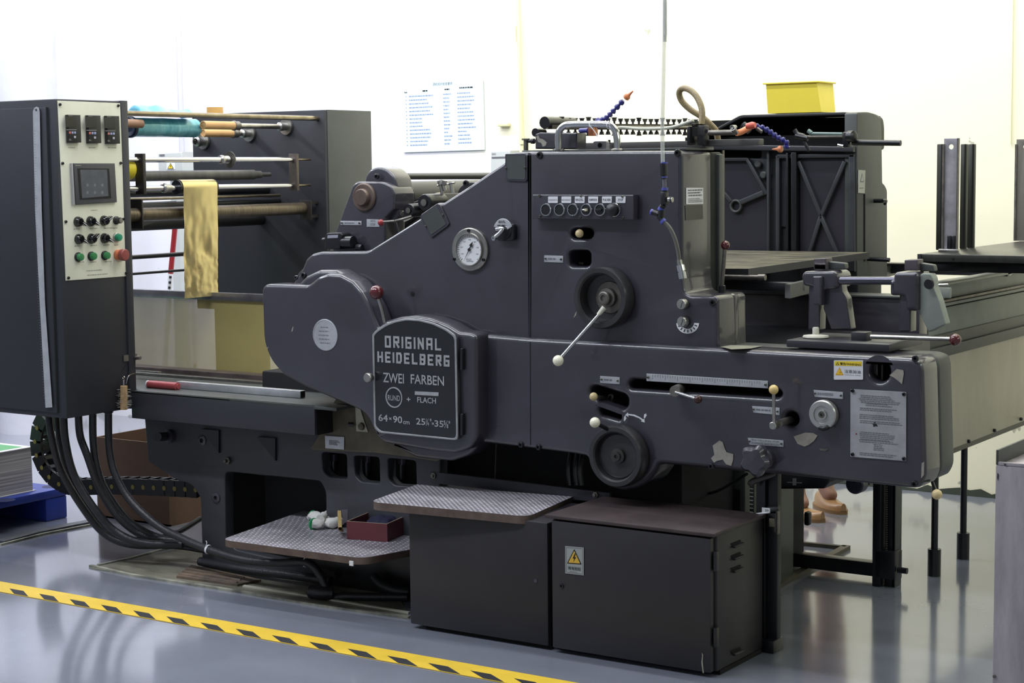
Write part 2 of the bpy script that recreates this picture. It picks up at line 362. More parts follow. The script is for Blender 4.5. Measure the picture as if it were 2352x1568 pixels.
tag(b.build('floor_patch'), 'stained bare floor patch framed by edging strips under the cables', 'floor patch', kind='structure'); 
b = B(); EDG = mat('pale_edge_strip', 'a5a494', .5, col2='55564e', vs_=9)
def strip(pts, wd, m, z=.008):
    for a, c in zip(pts, pts[1:]):
        a = zp(*a); c = zp(*c); d = (c-a).normalized(); nn = Vector((-d.y, d.x, 0))*wd/2
        b.add([a-nn, c-nn, c+nn, a+nn]+[v+Vector((0, 0, z)) for v in (a-nn, c-nn, c+nn, a+nn)], [[4, 5, 6, 7], [0, 1, 5, 4], [2, 3, 7, 6], [1, 2, 6, 5], [3, 0, 4, 7]], m)
strip([(208, 1301), (300, 1322), (560, 1362), (740, 1393), (940, 1420)], .016, EDG)
strip([(225, 1300), (300, 1284), (380, 1262), (400, 1257)], .012, EDG)
strip([(560, 1348), (700, 1370), (940, 1410)], .012, mat('white_paint_line', 'c5c4b2', .5))
tag(b.build('edge_trim'), 'worn pale edging strip around the stained floor patch', 'floor edging', kind='structure')
RW = mat('rusty_plate', '7d6a58', .6, col2='4c443c', vs_=8)
b = B(); q = [(405, 1322), (440, 1296), (600, 1330), (545, 1341)]
vv = [zp(*k, .012) for k in q]; b.add(vv+[Vector((v.x, v.y, .001)) for v in vv], [[0, 1, 2, 3]]+[[i, (i+1) % 4, 4+(i+1) % 4, 4+i] for i in range(4)], RW)
for k in range(3):
    a = zp(412+k*8, 1317-k*6, .013); c = zp(545+k*8, 1338-k*6, .013); b.cyl(a, c, .004, RW, 8)
tag(b.build('rusty_plate'), 'flat rusty brown plate lying on the floor under the tread step', 'metal plate')
# ================================================================== the press
press = thing('printing_press', 'large black two colour cylinder printing press filling the middle of the hall', 'printing press', (-3.0, 5.3, 0))
FU = Pl('Y', 4.885); FL = Pl('Y', 4.85); FH = Pl('Y', 4.78)
def part(b, name, label=None, parent=None, sharp=.6): return b.build(name, parent or press, label, sharp)
def bolts(pl, pts, r, m=BLACK, n=0, parent=None, name='bolt'):
    for q in pts: b = B(); screw(b, pl, *q, r, m, n); part(b, name, parent=parent)
# ---- upper housing
b = B()
up = [(668, 800), (672, 650), (690, 625), (702, 595), (716, 583), (735, 578), (838, 577), (850, 573), (966, 500), (969, 490), (1003, 466), (1017, 466), (1079, 426), (1157, 373), (1165, 357), (1182, 349), (1219.5, 348), (1221, 820), (1000, 800)]
slot1 = rrect(1309.5, 524, 1361, 549, 12); slot2 = rrect(1305.6, 575, 1355, 612, 11)
b.ext(FU, roundpoly(up, 3), -.24, 0, PAINT, .012)
up2 = [(1213, 348), (1558, 346), (1566, 352, 4), (1567, 640), (1572, 672, 10), (1586, 679), (1640, 679), (1648, 686, 5), (1650, 822), (1214, 802)]
b.ext(FU, roundpoly(up2, 4), -.2, 0, PAINT, .012, holes=[slot1, slot2])
part(b, 'upper_housing')
# small lever ear at the left end
b = B(); b.ext(FU, roundpoly([(676, 650), (678, 630), (690, 618), (706, 600), (720, 640), (700, 655)], 6), -.05, -.01, PAINT, .006); screw(b, Pl('Y', 4.89), 681, 637, .008); part(b, 'side_lug')
b = B(); b.ext(Pl('Y', 4.8848), [(1215.8, 356), (1217.4, 356), (1218.6, 776), (1217, 776)], 0, .0006, HOLE); b.ext(Pl('Y', 4.8498), [(1217, 785), (1218.6, 785), (1219.4, 1022), (1217.8, 1022)], 0, .0006, HOLE); part(b, 'panel_seam')
# ---- right shoulder block of the upper housing, side face with small plate
XS = P(1566, 500, Y=4.885).x
b = B()
zt = FU.p(1500, 347).z
y1 = P(1661, 500, X=XS).y
zb = FU.p(1650, 800).z-.02
b.box((XS-.35, 5.0, zb), (XS, y1, zt-.004), mat('shoulder_paint', '2b2e2c', .62, spec=.15, var=.15, vs_=8), .01); b.box((XS-.02, y1-.05, zb+.1), (XS+.012, y1-.012, zt-.01), PAINTG, .006)
part(b, 'shoulder_column')
SX = Pl('X', XS+.001)
b = B(); b.ext(SX, [(1575, 431), (1614, 431), (1614, 468), (1575, 469)], 0, .002, WHITE, 0); b.rows(SX, 1578, 434, 1612, 452, 3, INKG, seed=4, n=.003); b.rows(SX, 1577, 455, 1613, 466, 3, INKG, seed=5, n=.003); part(b, 'maker_plate', 'small silver maker plate on the shoulder side')
b = B(); b.ext(SX, [(1573, 472), (1613, 470), (1614, 503), (1574, 506)], 0, .0015, BLACK, 0); part(b, 'dark_plate')
XB = P(1650, 740, Y=4.885).x
b = B(); yb = P(1700, 740, X=XB).y; b.box((XB-.5, 4.99, zb-.1), (XB, yb, FU.p(1620, 679).z), PAINT, .012); part(b, 'lower_shoulder')
# ---- lower housing
low = [(1040, 766), (1090, 766), (1216, 777), (1800, 808), (2092, 822), (2114, 830, 18), (2119, 850), (2126, 1095, 20), (2112, 1121, 14), (2090, 1121), (1780, 1089), (1710, 1084), (1535, 1067), (1514, 1066), (1505, 1085), (1490, 1105), (1465, 1121), (1430, 1127), (1395, 1118), (1370, 1096), (1356, 1065), (1345, 1047), (1310, 1041), (1120, 1018), (1040, 1010)]
slotA = roundpoly([(1354, 905), (1355, 891), (1366, 885), (1434, 906), (1441, 915), (1440, 932), (1430, 941), (1375, 921)], 5)
slotB = roundpoly([(1374, 944), (1376, 936), (1384, 936), (1421, 949), (1425, 957), (1422, 965), (1380, 953)], 4)
slotL = roundpoly([(1441, 882), (1450, 871), (1785, 892), (1796, 903), (1788, 914), (1446, 893)], 7)
rh = circ(FL, 2019, 852.7, .031); sh = circ(FL, 1817, 963, .022)
b = B()
cu_holes = [uvs(FL, slotA), uvs(FL, slotB), uvs(FL, slotL), rh, sh]
b.ext(FL, uvs(FL, roundpoly(low, 5)), -.13, 0, PAINT, .016, holes=cu_holes, uv=True, br=4)
part(b, 'lower_housing')
# rear half of the lower housing box (seam visible on the end face)
b = B(); low2 = [(1216, 779), (1800, 810), (2090, 824), (2112, 832, 18), (2117, 852), (2124, 1093, 20), (2110, 1118, 14), (2088, 1118), (1780, 1087), (1535, 1066), (1216, 1030)]
b.ext(FL, uvs(FL, roundpoly(low2, 5)), -.25, -.134, PAINTG, .014, uv=True); part(b, 'rear_housing')
# dark inside of the slots
b = B()
for px0, py0, px1, py1 in ((1300, 518, 1370, 620), ): b.box(P(px0, py0, Y=4.98), P(px1, py1, Y=4.985), HOLE)
b.box(P(1345, 865, Y=4.972), P(1810, 1000, Y=4.974), HOLE); b.box(P(1990, 820, Y=4.95), P(2050, 890, Y=4.955), HOLE)
part(b, 'housing_interior')
b = B(); b.box(P(2012, 828, Y=4.9), P(2017, 880, Y=4.905), DSTEEL); part(b, 'inspection_bar'); b = B(); b.box(P(2024, 828, Y=4.9), P(2029, 880, Y=4.905), GREASE); part(b, 'inspection_bar')
bolts(Pl('Y', 4.93), ((1404, 911), (1397, 943)), .011, DSTEEL)
b = B(); b.cyl(P(1320, 604, Y=4.95), P(1342, 605, Y=4.95), .006, DSTEEL); part(b, 'slot_shaft')
# ---- seams, bolts
bolts(FU, ((1240, 356), (1557, 351), (1638, 694.5), (1071, 421), (698, 632)), .0115)
bolts(FL, ((2103, 823), (2101, 1111), (1237.5, 1026.5), (1197, 1021), (1634, 1070.5)), .010)
b = B(); b.lathe(FU.p(947.7, 674.6)+Vector((0, -.0015, 0)), (0, -1, 0), [(.0078, 0), (.0001, .0004)], HOLE, 16, cap=False); part(b, 'bolt_hole')
# ---- cover tabs
b = B(); b.ext(FU, roundpoly([(1006, 467), (1013, 470), (1034, 513), (1030, 519), (993, 546), (989, 543), (967, 497), (970, 492)], 2), 0, .006, PAINT, .002); b.ext(FU, roundpoly([(1005, 472), (1028, 514), (993, 539), (972, 497)], 3), .006, .0075, PAINTG); screw(b, FU, 1020, 493, .0035, DSTEEL, .007); screw(b, FU, 981, 519, .0035, DSTEEL, .007); part(b, 'slanted_cover_plate', 'small slanted cover plate on the sloping edge')
b = B(); b.ext(FU, roundpoly([(1162, 353), (1208, 352), (1213, 358), (1213, 413), (1209, 417), (1167, 415), (1163, 411)], 3), 0, .006, PAINT, .002); b.ext(FU, roundpoly([(1166, 357), (1209, 357), (1209, 412), (1169, 411)], 4), .006, .0075, PAINTG); screw(b, FU, 1165, 386, .0035, DSTEEL, .007); screw(b, FU, 1209, 385, .0035, DSTEEL, .007); part(b, 'upright_cover_plate', 'small upright cover plate at the top corner')
# ---- left housing (chain case) and arched shell
hs = [(600, 668), (603, 657, 5), (612, 652, 5), (703, 655), (712, 651), (730, 636), (752, 628), (780, 630), (808, 645), (830, 670), (850, 705), (868, 752), (900, 760), (900, 990), (868, 1008), (856, 985), (844, 958, 12), (826, 942, 12), (760, 914), (700, 888), (650, 861), (620, 828, 25), (604, 785, 20)]
b = B(); b.ext(FH, uvs(FH, roundpoly(hs, 4)), -.1, 0, PAINT, .014, uv=True, br=4)
hs2 = [(690, 668), (700, 655), (722, 632), (752, 618), (790, 618), (825, 637), (858, 672), (884, 725), (900, 770), (700, 780)]
b.ext(Pl('Y', 4.86), roundpoly(hs2, 3), -.07, .05, PAINT, .018, br=4)
part(b, 'chain_case')
b = B(); doorbox = [(862, 752), (885, 736), (915, 728), (950, 724), (985, 730), (1022, 744), (1052, 762), (1078, 764, 8), (1092, 772, 10), (1094, 1000), (1078, 1030, 22), (1040, 1042), (985, 1036), (880, 1018), (862, 1005)]
b.ext(FH, uvs(FH, roundpoly(doorbox, 4)), -.1, -.004, PAINT, .016, uv=True, br=4)
b.ext(FL, uvs(FL, roundpoly([(1080, 764), (1112, 766), (1112, 1000), (1090, 1042, 30), (1040, 1058), (960, 1050), (900, 1020)], 6)), -.08, .012, PAINT, .014, uv=True)
part(b, 'gear_case')
# ---- the name door
SP = Pl('Y', 4.768); dpl = [(857, 768, 3), (864, 759), (885, 745), (908, 736), (935, 731), (965, 733), (998, 741), (1028, 755), (1046, 768), (1050, 776, 4), (1054, 1000), (1052, 1009, 6), (1044, 1010), (872, 993, 8), (861, 980)]
outer = roundpoly(dpl, 6)
cx, cy = 955, 872
def shrink(pts, dx, dy): return [(x+(dx if x < cx else -dx), y+(dy if y < cy else -dy)) for x, y in pts]
SIGN = mat('black_sign_enamel', '1d1e22', .22, var=.08, vs_=5, coat=.4); LET = mat('silver_letter', 'a9a9ab', .4, .35, var=.15, vs_=25)
b = B(); b.ext(SP, outer, -.016, .002, PAINT, .003); dr = part(b, 'name_door', 'arched black door with silver lettering')
b = B(); inner = [(cx+(x-cx)*.955, cy+(y-cy)*.968) for x, y in outer]
b.ext(SP, outer, .002, .006, mat('silver_trim', '9c9c9e', .4, .4, var=.15, vs_=20), .0015, holes=[inner]); part(b, 'door_frame', parent=dr, label='thin silver frame')
b = B(); b.ext(SP, [(cx+(x-cx)*.957, cy+(y-cy)*.97) for x, y in outer], .002, .0035, SIGN); part(b, 'sign_panel', parent=dr)
# blocky letters drawn as strokes on a grid
G = {'O': [[(0,0),(0,1),(1,1),(1,0),(0,0)]], 'R': [[(0,0),(0,1),(1,1),(1,.5),(0,.5)], [(.45,.5),(1,0)]], 'I': [[(.5,0),(.5,1)]], 'G': [[(1,1),(0,1),(0,0),(1,0),(1,.5),(.5,.5)]],
     'N': [[(0,0),(0,1),(1,0),(1,1)]], 'A': [[(0,0),(0,1),(1,1),(1,0)], [(0,.45),(1,.45)]], 'L': [[(0,1),(0,0),(1,0)]], 'H': [[(0,0),(0,1)], [(1,0),(1,1)], [(0,.5),(1,.5)]],
     'E': [[(1,1),(0,1),(0,0),(1,0)], [(0,.5),(.85,.5)]], 'D': [[(0,0),(0,1),(.8,1),(1,.8),(1,.2),(.8,0),(0,0)]], 'B': [[(0,0),(0,1),(.9,1),(1,.9),(1,.6),(.9,.5),(0,.5)], [(.9,.5),(1,.4),(1,.1),(.9,0),(0,0)]]}
def blocktext(b, pl, txt, x0, y0, x1, h, m, wt, n=.0035, th=.002):
    u0, v0 = pl.uv(x0, y0); u1, _ = pl.uv(x1, y0); H = pl.uv(x0, y0-h)[1]-v0
    ws = [.22 if c == 'I' else 1 for c in txt]; gap = .38; tot = sum(ws)+gap*(len(txt)-1); k = (u1-u0)/tot; u = u0
    for c, wd in zip(txt, ws):
        W = wd*k; lift = 0
        for st in G[c]:
            for (a, bb) in zip(st, st[1:]):
                lift += .00025
                p0 = Vector((u+wt/2+a[0]*(W-wt), v0+wt/2+a[1]*(H-wt))); p1 = Vector((u+wt/2+bb[0]*(W-wt), v0+wt/2+bb[1]*(H-wt)))
                d = (p1-p0).normalized(); nn = Vector((-d.y, d.x))*wt/2; e = d*wt*.42
                q = [p0-e-nn, p1+e-nn, p1+e+nn, p0-e+nn]
                b.add([pl.w(*v, n+th+lift) for v in q]+[pl.w(*v, n) for v in q], [[0,1,2,3],[0,1,5,4],[1,2,6,5],[2,3,7,6],[3,0,4,7]], m)
        u += W+gap*k
for tx_, a in (('ORIGINAL', (886.5, 797.3, 1016, 27)), ('HEIDELBERG', (869.5, 831, 1035, 25))): b = B(); blocktext(b, SP, tx_, *a, LET, .0072); b.build('lettering', dr, weld=False)
for tx_, a, bo in (('ZWEI', (882, 877, 930, 22), .012), ('FARBEN', (945.5, 880, 1022, 21.5), .012), ('RUND', (893, 918.5, 921, 12.5), .012), ('+', (936, 920.5, 945, 9), .02), ('FLACH', (960.5, 923.5, 1003.6, 13), .015), ('64', (871.5, 966, 893, 16), .015), ('×', (895, 963.5, 902, 6), .02), ('90', (905, 970, 926, 16), .015), ('cm', (928, 973, 943, 7), .015), ('25', (958, 974, 979, 15), .015), ('¼"', (980, 977, 993, 17), .012), ('×', (993.5, 975, 999.5, 6), .02), ('35', (1000, 979, 1021, 15), .015), ('⅝"', (1021.5, 982, 1036, 17), .012)):
    b = B(); b.text(SP, tx_, *a, LET, n=.005, bold=bo); part(b, 'lettering', parent=dr)
b = B(); b.ext(SP, circ(SP, 906.9, 912, .0355), .0035, .0055, LET, holes=[circ(SP, 906.9, 912, .0312)], uv=True); part(b, 'ring_emblem', parent=dr)
b = B(); b.ext(SP, [(955, 898), (1009.5, 900.5), (1009, 909), (955, 906)], .0035, .0055, LET); part(b, 'bar_emblem', parent=dr)
b = B(); c = P(858, 865, Y=4.768); b.lathe(c, (0, -1, 0), [(.007, 0), (.007, .018), (.0155, .019), (.0165, .024), (.0165, .034), (.014, .038)], STEEL, 20); part(b, 'door_knob', parent=dr, label='round steel knob')
for yy in (800, 950): b = B(); b.ext(SP, rrect(1056, yy, 1062, yy+50, 2), -.03, 0, BLACK, .002); part(b, 'hinge', parent=dr)
# medallion, lever beside the door
b = B(); c = FH.p(747.5, 769); r = 36.5*msc(c); b.lathe(c, (0, -1, 0), [(r, 0), (r, .002), (r*.97, .003), (r*.93, .003), (r*.93, .002)], ALU, 36)
for k in range(5): b.rows(FH, 730+abs(2-k)*3, 748+k*9, 766-abs(2-k)*3, 753+k*9, 1, INKG, n=.0035, seed=k, fill=.3)
part(b, 'round_medallion', 'round silver medallion')
b = B(); b.tube([P(883, 741, Y=4.80), P(877, 712, Y=4.795), P(869, 686, Y=4.785)], .006, STEEL); lv = part(b, 'throw_lever', 'steel lever with dark red ball'); b = B(); b.ball(P(865, 671, Y=4.78), .0245, REDB); part(b, 'lever_ball', parent=lv, label='dark red ball')
# ---- pressure gauge
b = B(); c = FU.p(1082, 573); k = msc(c); b.lathe(c, (0, -1, 0), [(50*k, 0), (50*k, .008), (48*k, .011), (39*k, .011), (38*k, .018), (36*k, .018), (35.5*k, .010)], STEEL, 44, cap=False)
b.lathe(c, (0, -1, 0), [(38*k, .008), (.0001, .008)], mat('gauge_face', 'd9d9da', .4), 40, cap=False); ga = part(b, 'pressure_gauge', 'round dial gauge with broad grey rim')
b = B(); u, v = FU.uv(1082, 573)
for i in range(31):
    a = math.radians(225-270*i/30); r0 = (29 if i % 5 == 0 else 31)*k; r1 = 34*k; t_ = .0008
    d = Vector((math.cos(a), math.sin(a))); nn = Vector((-d.y, d.x))*t_
    q = [Vector((u, v))+d*r0-nn, Vector((u, v))+d*r1-nn, Vector((u, v))+d*r1+nn, Vector((u, v))+d*r0+nn]; b.add([FU.w(*z, .0086) for z in q], [[0,1,2,3]], INK)
for i in range(7):
    a = math.radians(205-230*i/6); q0 = (u+math.cos(a)*23*k-.005, v+math.sin(a)*23*k-.002); b.textuv(FU, str((i+1)*100), q0[0], q0[1], .010, .004, INKG, .0086)
a = math.radians(240); d = Vector((math.cos(a), math.sin(a))); nn = Vector((-d.y, d.x)); o_ = Vector((u, v))
b.add([FU.w(*z, .012) for z in (o_+d*32*k, o_-d*14*k+nn*.0028, o_-d*14*k-nn*.0028)], [[0,1,2]], INK); b.add([FU.w(*z, .0125) for z in (o_-d*22*k, o_-d*9*k+nn*.007, o_-d*9*k-nn*.007)], [[0,1,2]], INK)
b.lathe(FU.w(u, v, .010), (0,-1,0), [(.005, 0), (.005, .004)], INK, 14); b.rows(FU, 1074, 593, 1090, 601, 3, INKG, n=.0086); part(b, 'dial_marks', parent=ga)
bolts(FU, ((1081, 529), (1048, 594.5), (1115, 596)), .006, BLACK, .009, ga, 'screw')
# ---- selector lever
b = B(); b.ext(FU, rrect(1146, 512, 1188, 552, 8), 0, .022, BLACK, .006); b.lathe(FU.p(1167, 530), (0,-1,0), [(.03, 0), (.03, .02), (.026, .026)], BLACK, 28); se = part(b, 'selector_switch', 'black rotary selector with silver scale and chrome lever')
b = B(); sect = arc(1166, 533, 23, 32, 25, 155, 12)+arc(1166, 533, 12, 15, 155, 25, 8); b.ext(FU, sect, .026, .029, ALU, .001); b.rows(FU, 1156, 505, 1176, 512, 2, INK, n=.0305); b.rows(FU, 1153, 514, 1180, 519, 1, INK, n=.0305, seed=5); part(b, 'scale_plate', parent=se, label='curved silver scale plate')
b = B(); b.tube([FU.p(1157, 526)+Vector((0,-.04,0)), FU.p(1168, 524)+Vector((0,-.045,0)), FU.p(1172, 527)+Vector((0,-.045,0)), FU.p(1159, 545)+Vector((0,-.06,0))], .007, CHROME, smooth=3); b.cyl(FU.p(1167, 530), FU.p(1167, 528)+Vector((0,-.045,0)), .008, CHROME); b.lathe(FU.p(1159, 545)+Vector((0,-.058,0)), (0,-1,0), [(.008,0),(.008,.008),(.004,.009),(.0035,.004)], CHROME, 14); part(b, 'lever', parent=se, label='chrome lever')
# ---- push button box
b = B(); b.ext(FU, [(1235.5, 446), (1467, 447), (1467, 504), (1235.5, 501)], 0, .034, PAINT, .004); bp_ = part(b, 'button_box', 'long dark push button box with six buttons')
bolts(FU, ((1253, 449), (1348, 450), (1443, 451), (1254, 496), (1346, 498), (1444, 499)), .004, DSTEEL, .033, bp_, 'screw')
BX = [1269, 1300, 1330.5, 1361.4, 1392.7, 1424.5]; LX = [1270.6, 1301.3, 1332, 1363, 1394.5, 1426]
TX = ['VORWÄRTS', 'RÜCKWÄRTS', 'EINZEL', 'KOMPRESSOR', 'PULVER', 'STOP']
for i in range(6):
    c = FU.p(BX[i], 481)+Vector((0, -.034, 0)); r = 15*msc(c); b = B()
    if i < 5:
        b.lathe(c, (0,-1,0), [(r, 0), (r, .005), (r*.93, .008), (r*.8, .008), (r*.76, .004)], CHROME, 28, cap=False)
        b.lathe(c, (0,-1,0), [(r*.76, .004), (r*.74, .006), (.0001, .0065)], BLKPL, 24, cap=False)
        if i == 3: b.cyl(c+Vector((-.011, -.009, 0)), c+Vector((.005, -.009, 0)), .003, STEEL, 8); b.box(c+Vector((-.001, -.016, -.004)), c+Vector((.006, -.006, .004)), mat('pale_key', 'c9c3a8', .4))
        if i == 4: b.box(c+Vector((-.014, -.014, -.003)), c+Vector((.009, -.006, .003)), BLKPL, .001)
    else:
        b.lathe(c, (0,-1,0), [(r, 0), (r, .005), (r*.9, .008), (r*.6, .008), (r*.6, .014), (r*.98, .016), (r*.96, .022), (r*.6, .028), (.0001, .030)], BLKPL, 28, cap=False); b.lathe(c, (0,-1,0), [(r*1.05, 0), (r*1.05, .004), (r*.9, .006)], CHROME, 28, cap=False)
    part(b, 'push_button' if i not in (3, 4) else 'key_switch', parent=bp_, label='round black mushroom stop button' if i == 5 else None)
    b = B(); lp = Pl('Y', 4.885-.0345); b.ext(lp, rrect(LX[i]-11, 451, LX[i]+11, 466, 1.5), 0, .002, WHITE)
    if i >= 2: b.text(lp, TX[i], LX[i]-9+(3 if i > 4 else 0), 461.5, LX[i]+9-(3 if i > 4 else 0), 5.5, INKG, n=.0025, bold=.02)
    else: b.text(lp, TX[i], LX[i]-10, 461, LX[i]+10, 4.5, INKG, n=.0025)
    part(b, 'button_label', parent=bp_)
# ---- small label plates
def plate(pl, q, name='label_plate', rows=1, lab=None, txt=None, seed=1, ear=True, parent=None):
    x0 = min(a for a, _ in q); x1 = max(a for a, _ in q); cx_ = (x0+x1)/2; cy_ = sum(a for _, a in q)/4
    b = B(); b.ext(pl, q, 0, .0022, ALU, .0006)
    if ear: screw(b, pl, x0+4, (q[0][1]+q[3][1])/2, .0032, DSTEEL, .002); screw(b, pl, x1-4, (q[1][1]+q[2][1])/2, .0032, DSTEEL, .002)
    sl = (q[1][1]-q[0][1])/(q[1][0]-q[0][0]); hh = (q[3][1]-q[0][1])
    if txt:
        for i, tx in enumerate(txt): b.text(pl, tx, x0+9, q[0][1]+hh*(i+1)/(len(txt)+.15)-hh*.12+sl*9, x1-9, hh*.5/len(txt)+1, INKG, n=.003)
    else: b.rows(pl, x0+9, q[0][1]+hh*.3+sl*8, x1-9, q[3][1]-hh*.3+sl*8, rows, INKG, n=.003, seed=seed, fill=.6)
    return part(b, name, lab, parent)
plate(FU, [(1250.5, 586), (1294, 587.5), (1294, 603), (1250.5, 601.5)])
plate(FL, [(1379, 863), (1424, 866), (1424, 882), (1379, 879)])
plate(FL, [(1728, 932), (1791, 936), (1791, 953), (1731, 947)])
plate(FL, [(1718, 1005), (1800, 1011), (1800, 1026), (1722, 1021)], txt=['INSTELLING FÜR', 'FORMATE UND BOGEN'])
plate(FL, [(1869, 895), (1936.6, 900), (1936.6, 916), (1872, 911)], rows=2)
# ---- levers with balls
b = B(); b.cyl(P(1331, 541, Y=4.95), P(1331, 536, Y=4.865), .006, STEEL); l1 = part(b, 'slot_lever'); b = B(); b.ball(P(1331, 536, Y=4.855), .0135, mat('yellowed_ivory', 'cdb98a', .35)); part(b, 'lever_ball', parent=l1)
b = B(); b.cyl(P(1400, 915, Y=4.93), P(1366, 911, Y=4.83), .006, DSTEEL); l1 = part(b, 'slot_lever'); b = B(); b.ball(P(1363.5, 910.5, Y=4.82), .0135, MATS['yellowed_ivory']); part(b, 'lever_ball', parent=l1)
b = B(); b.cyl(P(1405, 990, Y=4.82), P(1370, 972, Y=4.76), .0065, BLACK); l1 = part(b, 'wheel_lever'); b = B(); b.ball(P(1366.5, 970, Y=4.75), .0168, CREAM); part(b, 'lever_ball', parent=l1)
# ---- handwheels
def wheel(px, py, rpx, pl, dep, name, inner):
    c = pl.p(px, py); k = msc(c); b = B(); R = rpx*k
    prof = [(R*.55, .0), (R, .004), (R*1.02, dep*.4), (R, dep*.85), (R*.96, dep), (R*.82, dep), (R*.77, dep*.9)]
    if inner == 'deep': prof += [(R*.72, dep*.2), (R*.3, dep*.1), (R*.26, dep*.1)]
    else: prof += [(R*.75, dep*.55), (R*.70, dep*.6), (R*.68, dep*.5), (.001, dep*.5)]
    b.lathe(c, (0,-1,0), prof, mat('worn_black_wheel', '2c2b2d', .42, var=.3, vs_=10, coat=.2), 56, cap=False)
    return c, k, R, part(b, name)
c, k, R, hw = wheel(1397, 682, 71, FU, .055, 'upper_handwheel', 'deep')
b = B(); cc = c+Vector((.012, 0, .0)); b.lathe(cc, (0,-1,0), [(.055, .004), (.05, .012), (.03, .014), (.03, .032), (.021, .033), (.021, .05), (.017, .053), (.010, .053), (.008, .048)], DSTEEL, 28); part(b, 'wheel_hub', parent=hw, label='dull steel hub')
b = B(); a = P(1381, 714, Y=4.83); e = P(1284, 826, Y=4.74); b.cyl(P(1376, 722, Y=4.826), e, .0056, CHROME, 14); b.cyl(P(1388, 706, Y=4.838), P(1374, 723, Y=4.825), .009, PANELW, 14, r2=.0065); lv = part(b, 'crank_lever', 'chrome lever with cream ball'); b = B(); b.ball(P(1282, 828, Y=4.735), .0175, CREAM, 24); part(b, 'lever_ball', parent=lv)
c, k, R, hw = wheel(1430, 1044, 71, FL, .05, 'lower_handwheel', 'flat')
b = B(); b.lathe(c, (0,-1,0), [(.026, .02), (.024, .034), (.015, .036), (.014, .042), (.006, .043), (.005, .038)], mat('dark_hub', '4a4846', .4, .6), 28); part(b, 'wheel_hub', parent=hw)
# ---- knobs and scale at the shoulder
for i, (x, y) in enumerate(((1574, 697.5), (1575, 737.5))):
    b = B(); c = FU.p(x, y); b.lathe(c, (0,-1,0), [(.012, 0), (.012, .006), (.0165, .007), (.0165, .026), (.0145, .029)], STEEL, 22)
    b.add([c+Vector((-.002, -.0295, -.011)), c+Vector((.0, -.0295, -.011)), c+Vector((.007, -.0295, .009)), c+Vector((.005, -.0295, .009))], [[0,1,2,3]], INK); part(b, 'adjusting_knob')
b = B(); sect = arc(1580, 741, 26, 25, 182, 358, 14)+arc(1580, 741, 15, 14, 358, 182, 10); b.ext(FU, sect, 0, .002, WHITE)
for i in range(7):
    a = 200+i*23; q = arc(1580, 741, 17, 16, a, a+6, 1)+arc(1580, 741, 23, 22, a+6, a, 1); b.ext(FU, q, .002, .003, INK)
part(b, 'arc_scale', 'half round white scale')
# ---- ruler scale, slide lever, arrow
b = B(); b.ext(FL, [(1485.8, 857.3), (1764.4, 874.5), (1764.4, 891.5), (1485.8, 874.5)], 0, .003, ALU, .0008)
for i in range(44):
    x = 1500+i*5.7; y = 858+(x-1485.8)*.0617; L = 11 if i % 5 == 0 else 6; b.ext(FL, [(x, y+1), (x+.8, y+1), (x+.8, y+1+L), (x, y+1+L)], .003, .0034, INKG)
screw(b, FL, 1490, 866, .004, DSTEEL, .003); screw(b, FL, 1760, 883, .004, DSTEEL, .003); part(b, 'scale_ruler', 'silver scale ruler above the slot')
b = B(); b.cyl(P(1562, 893, Y=4.86), P(1550, 898, Y=4.80), .017, DSTEEL, 20); b.cyl(P(1553, 901, Y=4.80), P(1602, 916, Y=4.75), .0055, CHROME); lv = part(b, 'slide_lever'); b = B(); b.ball(P(1603.5, 917, Y=4.745), .0125, mat('dark_brown_ball', '3a1f1c', .25)); part(b, 'lever_ball', parent=lv, label='dark brown ball')
b = B(); b.cyl(P(1817, 963, Y=4.88), P(1790, 972, Y=4.79), .011, DSTEEL, 16); b.lathe(P(1778, 977, Y=4.78), (0,-1,0), [(.012, -.02), (.012, .01), (.010, .012)], STEEL, 18); b.cyl(P(1778, 975, Y=4.775), P(1777, 900, Y=4.765), .0052, STEEL); lv = part(b, 'format_lever', 'steel lever with yellowed ball'); b = B(); b.ball(P(1777, 894.5, Y=4.763), .0145, mat('amber_ivory', 'd3b878', .35)); part(b, 'lever_ball', parent=lv)
b = B(); ar = [(1436, 953), (1442, 947), (1443, 950), (1458, 952), (1472, 959), (1477, 963), (1480, 961), (1481, 970), (1472, 967), (1475, 965), (1468, 960), (1455, 955), (1443, 953), (1444, 957)]
b.ext(FL, ar, 0, .001, WHITE); b.ext(FL, [(1433, 966), (1434, 956), (1437, 954), (1438, 959), (1440, 959), (1435, 967)], 0, .001, WHITE); b.ext(FL, [(1479, 958), (1480, 951), (1485, 949), (1484, 952), (1486, 953), (1481, 961)], 0, .001, WHITE); part(b, 'direction_arrow', 'white curved double arrow')
# ---- aluminium dial, star knob
b = B(); c = FL.p(1896, 950); k = msc(c); b.lathe(c, (0,-1,0), [(30*k, 0), (33.5*k, .004), (33.5*k, .022), (31*k, .026), (21*k, .026), (20*k, .022), (12*k, .022), (11*k, .028), (8*k, .028), (7*k, .024)], mat('turned_aluminium', 'b4b3b0', .32, .7), 44, cap=False); b.lathe(c, (0,-1,0), [(8*k, .026), (4*k, .027), (3*k, .022), (.0001, .022)], DSTEEL, 18, cap=False); dk = part(b, 'round_dial_knob', 'round turned aluminium dial knob'); b = B(); b.tube([P(1884, 982, Y=4.83), P(1893, 984, Y=4.82), P(1903, 979, Y=4.83)], .007, BLKPL); part(b, 'dial_grip', parent=dk)
b = B(); c = P(1733, 1058, Y=4.79); vs2 = []; N = 50
prof = [(.0, -.03), (.028, -.03), (.045, -.02), (.045, .0), (.035, .012), (.001, .016)]
